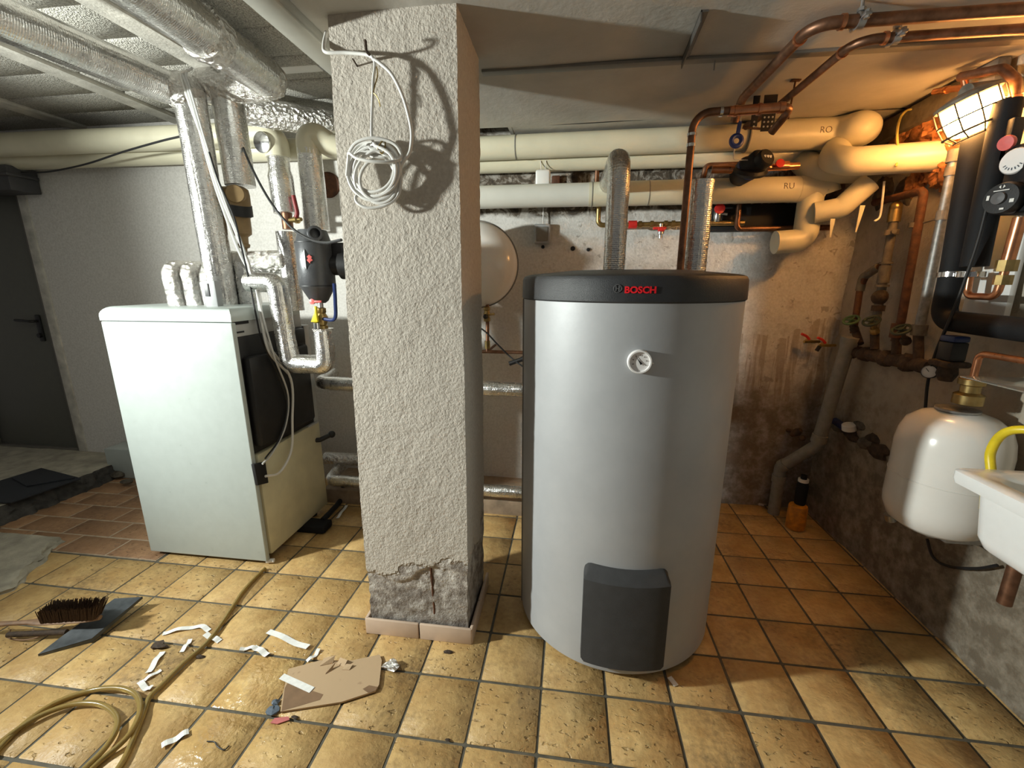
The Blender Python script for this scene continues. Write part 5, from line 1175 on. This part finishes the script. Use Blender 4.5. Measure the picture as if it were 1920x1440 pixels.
# ---------------- water line with filter above the vessel
c = px(1786, 655, RX - .16)
t = thing('pressure_switch', 'dark blue and black pressure switch above the white floor vessel', 'pressure switch', c + V((0, 0, -.1)))
m = MB(); m.box((c.x - .03, c.y - .035, c.z - .045), (c.x + .03, c.y + .035, c.z + .03), .006); m.build('body', 'black_plastic', t)
m = MB(); m.box((c.x - .03, c.y - .035, c.z + .031), (c.x + .03, c.y + .035, c.z + .055), .006); m.build('top', 'navy_plastic', t)
m = MB(); m.box((c.x - .045, c.y - .05, c.z - .07), (c.x + .045, c.y + .05, c.z - .046), .008); m.lathe([(.03, 0), (.035, -.03), (.022, -.06)], (c.x, c.y, c.z - .07), (0, 0, 1), 18); m.build('base', 'dark_rust', t)
c2 = px(1743, 697, RX - .15); axg = V((-.75, -.6, .1)).normalized()
t = thing('pressure_gauge', 'small white pressure gauge below the pressure switch', 'gauge', c2)
m = MB(); m.lathe([(.02, -.04), (.028, -.02), (.029, .004), (.026, .008), (.0265, .003), (.0, .003)], c2, axg, 24); m.build('case', 'black_plastic', t)
m = MB(); m.lathe([(.027, .004), (.0, .009)], c2, axg, 24); m.build('dial', 'gauge_white', t)
m = MB(); s2 = axg.cross(V((0, 0, 1))).normalized(); o_ = c2 + axg * .009; m.tube([o_, o_ + s2 * .012 + V((0, 0, .014))], .0012, 5); m.build('needle', 'logo_black', t)
VX, VY, VRr = 1.508, 1.825, .17
t = thing('copper_feed', 'copper water pipe leading right from above the floor vessel', 'pipe', px(1810, 670, VX), 'copper pipes')
A = px(1812, 690, VX); B = px(1822, 660, VX); m = MB(); pipe(m, [V((VX, VY - .02, px(1805, 740, VX).z)), V((VX, VY - .02, B.z)), V((VX + .03, VY - .5, B.z + .0))], .012, .025); m.build('tube', 'copper', t)
m = MB(); z0 = px(1800, 745, VX).z; m.lathe([(.03, 0), (.045, .005), (.045, .04), (.03, .05), (.03, .075), (.04, .08), (.04, .1), (.018, .11)], (VX, VY - .02, z0 - .02), (0, 0, 1), 18); m.build('brass_union', 'brass', t)
A = px(1790, 700, RX - .2)
t = thing('acrylic_shelf', 'thin clear shelf plate sticking out of the right wall above the sink', 'shelf', A)
sh = [px(1770, 695, RX - .2), px(1800, 706, RX - .3)]
m = MB(); zs = px(1800, 706, RX - .28).z; m.box((RX - .28, .95, zs - .002), (RX + .02, px(1800, 706, RX - .28).y, zs + .002), .001); m.build('plate', 'clear_acrylic', t)
# white floor vessel
zb_, zt_ = .565, 1.085
t = thing('floor_vessel', 'glossy white upright pressure vessel beside the sink', 'expansion vessel', (VX, VY, zb_ - .02))
m = MB(); m.lathe([(0, zb_), (.06, zb_ + .004), (.11, zb_ + .018), (.15, zb_ + .045), (VRr, zb_ + .095), (VRr + .003, zb_ + .13), (VRr + .003, zt_ - .15), (VRr - .004, zt_ - .10), (.15, zt_ - .055), (.11, zt_ - .022), (.06, zt_ - .004), (.0, zt_)], (VX, VY, 0), (0, 0, 1), 56); m.build('shell', 'white_enamel', t, angle=60)
m = MB(); m.lathe([(VRr + .002, 0), (VRr + .005, .002), (VRr + .005, .004), (VRr + .002, .006)], (VX, VY, zb_ + .24), (0, 0, 1), 56); m.build('weld_seam', 'white_enamel', t)
m = MB(); m.lathe([(.06, 0), (.066, .004), (.066, .012), (.05, .016)], (VX - .01, VY + .0, zt_ - .006), (0, 0, 1), 28); m.build('top_flange', 'steel', t)
m = MB(); m.tube([(VX, VY, zb_ + .03), (VX, VY, zb_ - .02)], .03, 16); m.box((VX - .02, VY - .1, zb_ + .0), (RX + .02, VY + .1, zb_ + .03), .006); m.tube([(VX - .12, VY + .06, zb_ + .03), (VX - .11, VY + .06, zb_ - .0)], .02, 12); m.build('wall_bracket', 'steel', t)
m = MB(); m.box((VX + .1, VY - .02, .85), (RX + .02, VY + .02, .88), .004); m.build('rear_bracket', 'steel', t)
cable('vessel_cable', [px(1738, 1010, RX - .02), px(1750, 1045, RX - .02), px(1780, 1062, RX - .02), px(1830, 1066, RX - .02), px(1870, 1060, RX - .02)], .006, 'cable_black', 'black cable drooping under the white floor vessel')
# ---------------- sink
SKX, SKY1, SKY0, SKZ, SKB = 1.21, 1.445, .70, 1.0, .775
t = thing('utility_sink', 'white ceramic utility sink on the right wall', 'sink', ((SKX + RX) / 2, 1.1, SKB))
m = MB(); bm = bmesh.new()
def loop(x0, x1, y0, y1, z, r, n=6):
    P = []
    for (cx, cy, a) in ((x1 - r, y1 - r, 0), (x0 + r, y1 - r, 90), (x0 + r, y0 + r, 180), (x1 - r, y0 + r, 270)):
        for k in range(n + 1): q = math.radians(a + 90 * k / n); P.append((cx + r * math.cos(q), cy + r * math.sin(q), z))
    return P
L_ = [loop(SKX + .06, RX - .02, SKY0 + .05, SKY1 - .09, SKB, .04), loop(SKX + .045, RX - .01, SKY0 + .035, SKY1 - .075, SKB + .012, .05), loop(SKX + .035, RX - .008, SKY0 + .03, SKY1 - .06, SKB + .04, .055), loop(SKX + .028, RX - .005, SKY0 + .02, SKY1 - .045, SKZ - .05, .05),
      loop(SKX + .004, RX - .0, SKY0 + .002, SKY1 - .003, SKZ - .045, .02), loop(SKX, RX, SKY0, SKY1, SKZ - .03, .02), loop(SKX, RX, SKY0, SKY1, SKZ - .006, .02), loop(SKX + .008, RX - .004, SKY0 + .008, SKY1 - .008, SKZ, .02),
      loop(SKX + .045, RX - .03, SKY0 + .05, SKY1 - .07, SKZ, .05), loop(SKX + .055, RX - .04, SKY0 + .06, SKY1 - .08, SKZ - .012, .05), loop(SKX + .075, RX - .05, SKY0 + .08, SKY1 - .10, SKB + .06, .06), loop(SKX + .11, RX - .09, SKY0 + .12, SKY1 - .14, SKB + .03, .06)]
n_ = len(L_[0]); b0 = m.quadgrid(lambda i, j: L_[i][j], len(L_), n_, False, True); m.face([b0 + j for j in range(n_)][::-1]); m.face([b0 + (len(L_) - 1) * n_ + j for j in range(n_)])
m.build('basin', 'ceramic', t, angle=50)
p = px(1893, 1090, 1.42)
dp = px(1897, 1085, 1.38); de = px(1888, 1135, 1.38)
m = MB(); m.cyl((dp.x, dp.y, SKB + .01), (dp.x, dp.y, de.z), .018, seg=18); m.build('drain_stub', 'copper_dull', t)
A, B = px(1858, 888, 1.33), px(1868, 835, 1.33)
cable('yellow_hose', [(A.x + .01, A.y, SKB + .08), A + V((0, 0, -.06)), A, px(1857, 850, 1.33), px(1875, 818, 1.33), px(1905, 806, 1.34), px(1945, 812, 1.36), px(1990, 850, 1.38), V((1.42, .8, SKB + .1))], .0125, 'yellow_hose', 'bright yellow hose arching into the white sink', 'hose', seg=14)

# ================================================================ CABLE COIL ON THE PILLAR
YQ = 1.555
def cp(x, y, off=0.0): return py(x, y, YQ - off * .48)
t = thing('cable_coil', 'coil of white cable hanging from a hook on the pillar', 'cable coil', cp(705, 390))
m = MB()
m.tube(spline([py(612, 60, 1.60), py(607, 85, 1.57), cp(612, 98, .0), cp(650, 99, .0), cp(690, 103, .02), cp(702, 112, .045), cp(712, 118, .05), cp(735, 140, .05), cp(755, 180, .05), cp(768, 225, .05), cp(772, 255, .05), cp(768, 285, .045), cp(755, 305, .05), cp(745, 330, .06)], 8), .0058, 10)
rng = random.Random(5)
loops = [(701, 320, 50, 56, 0.0), (703, 318, 46, 50, .15), (699, 322, 44, 48, .3), (704, 323, 41, 45, -.2), (708, 330, 44, 50, .5), (713, 335, 40, 44, .7), (706, 335, 38, 50, -.5), (700, 317, 39, 43, .1)]
P = []
for k, (cx, cy, rx, ry, tilt) in enumerate(loops):
    for j in range(14):
        a = 2 * math.pi * j / 14 - math.pi / 2
        dx, dy = rx * math.cos(a), ry * math.sin(a)
        x = cx + dx * math.cos(tilt) - dy * math.sin(tilt) * .8; y = cy + dx * math.sin(tilt) * .8 + dy * math.cos(tilt)
        f = j / 14.0
        off = .012 + .05 * (.5 + .5 * math.sin(a + k)) + .012 * (k % 3)
        P.append(cp(x, y, off))
m.tube(spline(P, 4), .0055, 8)
m.tube(spline([cp(655, 285, .06), cp(668, 268, .08), cp(695, 259, .09), cp(725, 263, .08), cp(745, 275, .07), cp(752, 295, .06), cp(735, 303, .1), cp(700, 303, .13), cp(670, 297, .12), cp(655, 287, .09), cp(653, 300, .06), cp(650, 330, .05)], 6), .0055, 8)
m.tube(spline([cp(747, 300, .04), cp(752, 340, .05), cp(744, 370, .05), cp(720, 386, .06), cp(690, 390, .07), cp(670, 380, .07), cp(668, 368, .06), cp(680, 364, .04), cp(700, 374, .03), cp(730, 370, .03), cp(745, 350, .03)], 6), .0055, 8)
m.build('cable', 'cable_white', t)
m = MB(); m.tube(spline([cp(697, 105, .045), cp(703, 120, .047), cp(700, 150, .05), cp(699, 180, .05), cp(697, 230, .05), cp(698, 260, .05), cp(706, 275, .06), cp(716, 282, .06)], 6), .005, 8)
m.build('hanging_tail', 'cable_white', t)
m = MB(); m.tube(spline([cp(706, 125, .05), cp(708, 140, .055), cp(703, 160, .052), cp(700, 172, .056), cp(696, 174, .05), cp(704, 177, .056), cp(711, 190, .05), cp(713, 200, .05)], 5), .002, 6); m.tube(spline([cp(712, 285, .06), cp(708, 278, .075), cp(720, 262, .07), cp(722, 275, .06), cp(716, 288, .08), cp(710, 280, .07)], 5), .0025, 6); m.build('wire_tie', 'brass', t)
m = MB(); c = cp(697, 105, .0); m.tube(spline([c + V((0, .03, 0)), c + V((0, -.03, -.004)), c + V((.004, -.05, 0)), c + V((.006, -.055, .016)), c + V((.0, -.045, .022))], 5), .0045, 8); m.build('hook', 'dark_rust', t)
m = MB(); c = cp(663, 118); m.cyl(c + V((0, .03, 0)), c + V((.004, -.012, .006)), .003, seg=6); m.build('pillar_nail', 'dark_rust', label='tiny bent nail in the pillar left of the cable hook', cat='nail')

# ================================================================ FLOOR CLUTTER
def fz(x, y, z=0.0): return pz(x, y, z)
# clear hose
H_ = [(497, 1066), (480, 1082), (455, 1110), (435, 1140), (415, 1170), (388, 1205), (345, 1243), (305, 1283), (280, 1308), (268, 1340), (250, 1385), (222, 1440), (150, 1520), (40, 1540), (-60, 1490), (-20, 1425), (40, 1362), (100, 1320), (165, 1296), (220, 1290), (255, 1303), (262, 1335), (240, 1380), (190, 1425), (120, 1480), (20, 1500), (-70, 1460), (-15, 1405), (60, 1350), (130, 1322), (185, 1320), (216, 1340), (218, 1368), (195, 1405), (160, 1440), (110, 1490)]
P = [fz(x, y, .010 + (.012 if k in (19, 20, 21, 22) else 0) + (.008 if k > 27 else 0)) for k, (x, y) in enumerate(H_)]
cable('drain_tube', P, .0095, 'clear_hose', 'long loosely coiled clear amber hose on the floor', 'hose', n=6, seg=12)
# tape strips
def strip(pts, w, lab, curl=.004):
    P = spline([fz(x, y, .004) for x, y in pts], 5); m = MB(); n = len(P)
    def fn(i, j):
        d = (P[min(i + 1, n - 1)] - P[max(i - 1, 0)]).normalized(); s = V((-d.y, d.x, 0)); p = P[i] + s * w * (j - .5)
        p.z = .003 + curl * (1 + math.sin(i * .9 + len(lab))) + (0.0012 if False else 0); return p
    m.quadgrid(fn, n, 2)
    b = len(m.v); m.quadgrid(lambda i, j: V(fn(i, j)) + V((0, 0, -.0008)), n, 2)
    m.build('tape_strip', 'tape', smooth=False, label=lab, cat='tape', group='white tape scraps')
strip([(503, 1183), (540, 1200), (578, 1215)], .026, 'straight white tape strip lying between pillar and hose')
strip([(305, 1188), (340, 1180), (375, 1175), (392, 1182)], .022, 'bent white tape strip pointing at the amber hose')
strip([(385, 1190), (400, 1197), (412, 1202)], .024, 'short white tape piece touching the amber hose')
strip([(303, 1400), (330, 1385), (354, 1372)], .024, 'white tape strip nearest the camera beside the hose loops')
strip([(305, 1222), (292, 1240), (278, 1262)], .022, 'narrow white tape strip left of the hose, upper of two')
strip([(302, 1256), (280, 1270), (262, 1280)], .016, 'folded white tape strip left of the hose, lower of two')
strip([(262, 1278), (272, 1290), (285, 1291)], .02, 'curled tape end beside the hose')
strip([(340, 1222), (350, 1210), (357, 1200)], .018, 'crumpled tape scrap beside the hose middle')
strip([(450, 1218), (470, 1215), (485, 1217)], .018, 'wet tape scrap on the tile joint left of the straight strip')
strip([(476, 1213), (490, 1221), (502, 1229)], .024, 'wet tape scrap at the tile corner behind the cardboard')
strip([(575, 1240), (590, 1230), (598, 1218)], .016, 'translucent tape twist at the back edge of the cardboard')
strip([(650, 948), (640, 962), (632, 972)], .02, 'tape strip on the floor behind the pillar')
strip([(622, 935), (640, 930), (655, 925)], .02, 'tape strip by the foil pipe end behind the pillar')
# cardboard
cb_ = [(526, 1336), (530, 1305), (541, 1256), (600, 1240), (660, 1240), (712, 1229), (716, 1240), (711, 1285), (704, 1297), (640, 1318)]
CP = [fz(x, y, .006) for x, y in cb_]
o_ = V((sum(p.x for p in CP) / len(CP), sum(p.y for p in CP) / len(CP), 0))
t = thing('cardboard_piece', 'torn piece of brown cardboard lying in front of the pillar', 'cardboard', o_)
m = MB(); m.prism([(p.x, p.y, .004) for p in CP], (0, 0, .007)); m.build('sheet', 'cardboard', t, False)
wt = [(528, 1333), (534, 1290), (541, 1278), (575, 1292), (606, 1302), (600, 1312), (560, 1324)]
m = MB(); m.prism([fz(x, y, .0112) for x, y in wt], (0, 0, .0006)); m.build('wet_patch', 'cardboard_wet', t, False)
wt = [(680, 1292), (692, 1285), (708, 1288), (704, 1295), (690, 1299)]; m = MB(); m.prism([fz(x, y, .0112) for x, y in wt], (0, 0, .0006)); m.build('wet_patch', 'cardboard_wet', t, False)
for (x, y, w, an, tl) in ((612, 1246, .05, .4, .022), (638, 1248, .04, -.3, .014), (617, 1258, .035, 1.1, .018), (648, 1256, .03, .1, .008)):
    p = fz(x, y, .012); c_, s__ = math.cos(an) * w / 2, math.sin(an) * w / 2
    m = MB(); m.prism([(p.x - c_, p.y - s__, .0112), (p.x + c_, p.y + s__, .0112), (p.x + c_ * .7 + .01, p.y + s__ * .7 + .02, .0112 + tl), (p.x - c_ * .9, p.y - s__ + .024, .0112 + tl * .6)], (0.001, .0, .002)); m.build('torn_flap', 'cardboard', t, False)
strip2 = [fz(528, 1268, .0125), fz(585, 1294, .0125)]
a, b = strip2; d = (b - a).normalized(); s = V((-d.y, d.x, 0)) * .013
m = MB(); m.prism([a - s, b - s, b + s, a + s], (0, 0, .001)); m.build('tape_strip', 'tape', smooth=False, label='white tape strip lying on the brown cardboard', cat='tape', group='white tape scraps')
p = fz(733, 1248, .01); m = MB(); m.ball((p.x, p.y, .014), .03, (1.1, .8, .45), 12, .7, 40); m.build('crumpled_wrapper', 'foil_crumpled', smooth=False, label='crumpled silver wrapper at the right end of the cardboard', cat='wrapper')
p = [fz(x, y, .003) for x, y in ((507, 1356), (515, 1347), (541, 1344), (543, 1350), (520, 1358))]; m = MB(); m.prism(p, (0, 0, .002)); m.build('plastic_scrap', 'scrap_red', smooth=False, label='small red plastic scrap below the cardboard corner', cat='scrap')
for k, (x, y) in enumerate(((512, 1333), (517, 1318))):
    p = fz(x, y, .004); m = MB(); m.ball((p.x, p.y, .008), .02 - .008 * k, (1.2, .9, .4), 10, .8, 60); m.build('plastic_scrap', 'scrap_blue', smooth=False, label=['crumpled blue grey scrap at the cardboard corner', 'tiny blue scrap just left of the cardboard'][k], cat='scrap')
cable('wire_scrap', [fz(388, 1390, .003), fz(402, 1391, .003), fz(408, 1400, .006), fz(420, 1406, .004), fz(430, 1398, .003)], .002, 'cable_black', 'short curled black wire scrap on the floor', 'wire')
for k, (x, y, s, lab) in enumerate([(300, 1212, .022, 'dark clod of dirt left of the hose'), (375, 1232, .012, 'small dirt crumb right of the hose'), (840, 1224, .010, 'small grey pebble on the tiles in front of the pillar'), (840, 1388, .006, 'tiny dark crumb on the tile below the pebble'), (553, 1346, .008, 'black crumb beside the red scrap')]):
    p = fz(x, y); m = MB(); m.ball((p.x, p.y, s * .35), s, (1.5, .8, .6), 10, .7, 50); m.build('dirt_crumb', 'dark_rust', smooth=False, label=lab, cat='dirt', group='dirt crumbs on the tiles')
a, b = fz(1255, 1270, .003), fz(1268, 1286, .003); d = (b - a).normalized(); s = V((-d.y, d.x, 0)) * .01; m = MB(); m.prism([a - s, b - s, b + s, a + s], (0, 0, .003)); m.build('paper_scrap', 'tape', smooth=False, label='pale paper scrap under the front edge of the tank', cat='scrap')
m = MB(); c = fz(1425, 946); m.ball((c.x, c.y, .008), .03, (1.4, .8, .4), 10, .6, 40); m.build('paper_scrap', 'skirting_tile', smooth=False, label='pinkish debris at the foot of the grey drain pipe', cat='scrap')
# dustpan and brush
A, B, Cq, D = fz(71, 1227, .012), fz(172, 1197, .02), fz(266, 1119, .065), fz(215, 1122, .07)
E_ = fz(120, 1190, .03)
t = thing('dustpan', 'dark metal dustpan lying on the tiles under the hand brush', 'dustpan', (B.x, B.y, 0))
m = MB(); m.prism([A, B, Cq, D, E_], (0, 0, -.003)); 
m.build('pan', 'pan_metal', t, False)
m = MB(); m.prism([A, B, B + V((0, 0, -.02)), A + V((0, 0, -.01))], (0, .003, 0)); m.prism([B, Cq, Cq + V((0, 0, -.012)), B + V((0, 0, -.02))], (0, .003, 0)); m.build('rim', 'pan_metal', t, False)
h0, h1 = fz(125, 1185, .03), fz(15, 1190, .03); m = MB(); m.tube([h0, h1], .012, 12); m.build('handle', 'dark_rust', t)
w0, w1 = fz(188, 1158, .085), fz(-30, 1172, .06)
t = thing('hand_brush', 'wooden hand brush with dark bristles resting on the dustpan', 'brush', (w0.x, w0.y, .05))
d = (w1 - w0); L = d.length; d.normalize(); s = V((-d.y, d.x, 0)).normalized()
m = MB(); P = [w0 + d * (L * k / 20) for k in range(21)]; R2 = [.012, .02, .024, .026, .026, .026, .026, .026, .026, .025, .024, .02, .014, .012, .012, .012, .013, .014, .015, .014, .010]
def bk(i, j):
    a = 2 * math.pi * j / 16; return P[i] + s * math.cos(a) * R2[i] + V((0, 0, 1)) * math.sin(a) * .009
b0 = m.quadgrid(bk, 21, 16, False, True); m.face([b0 + j for j in range(16)]); m.face([b0 + 20 * 16 + j for j in range(16)][::-1]); m.build('wooden_back', 'wood', t)
m = MB()
for i in range(64):
    for j in range(12):
        f = i / 63; base = w0 + d * (.012 + f * L * .44) + s * (j / 11 - .5) * .04 + V((random.uniform(-.002, .002), random.uniform(-.002, .002), .006))
        tip = base + V((0, 0, .066 + random.uniform(-.006, .006))) + s * (j / 11 - .5) * .03 + d * (-.02 + .02 * f + random.uniform(-.006, .006)) + V((0, .01, 0))
        m.tube([base, tip], [.0028, .0016], 4, cap=False)
ob_ = m.build('bristles', 'bristle', t); ob_['kind'] = 'stuff'
cable('brush_cord', [fz(20, 1180, .03), fz(15, 1195, .01), fz(45, 1200, .01), fz(75, 1192, .02), fz(60, 1180, .03)], .003, 'wood', 'dark string loop at the brush handle end', 'string')
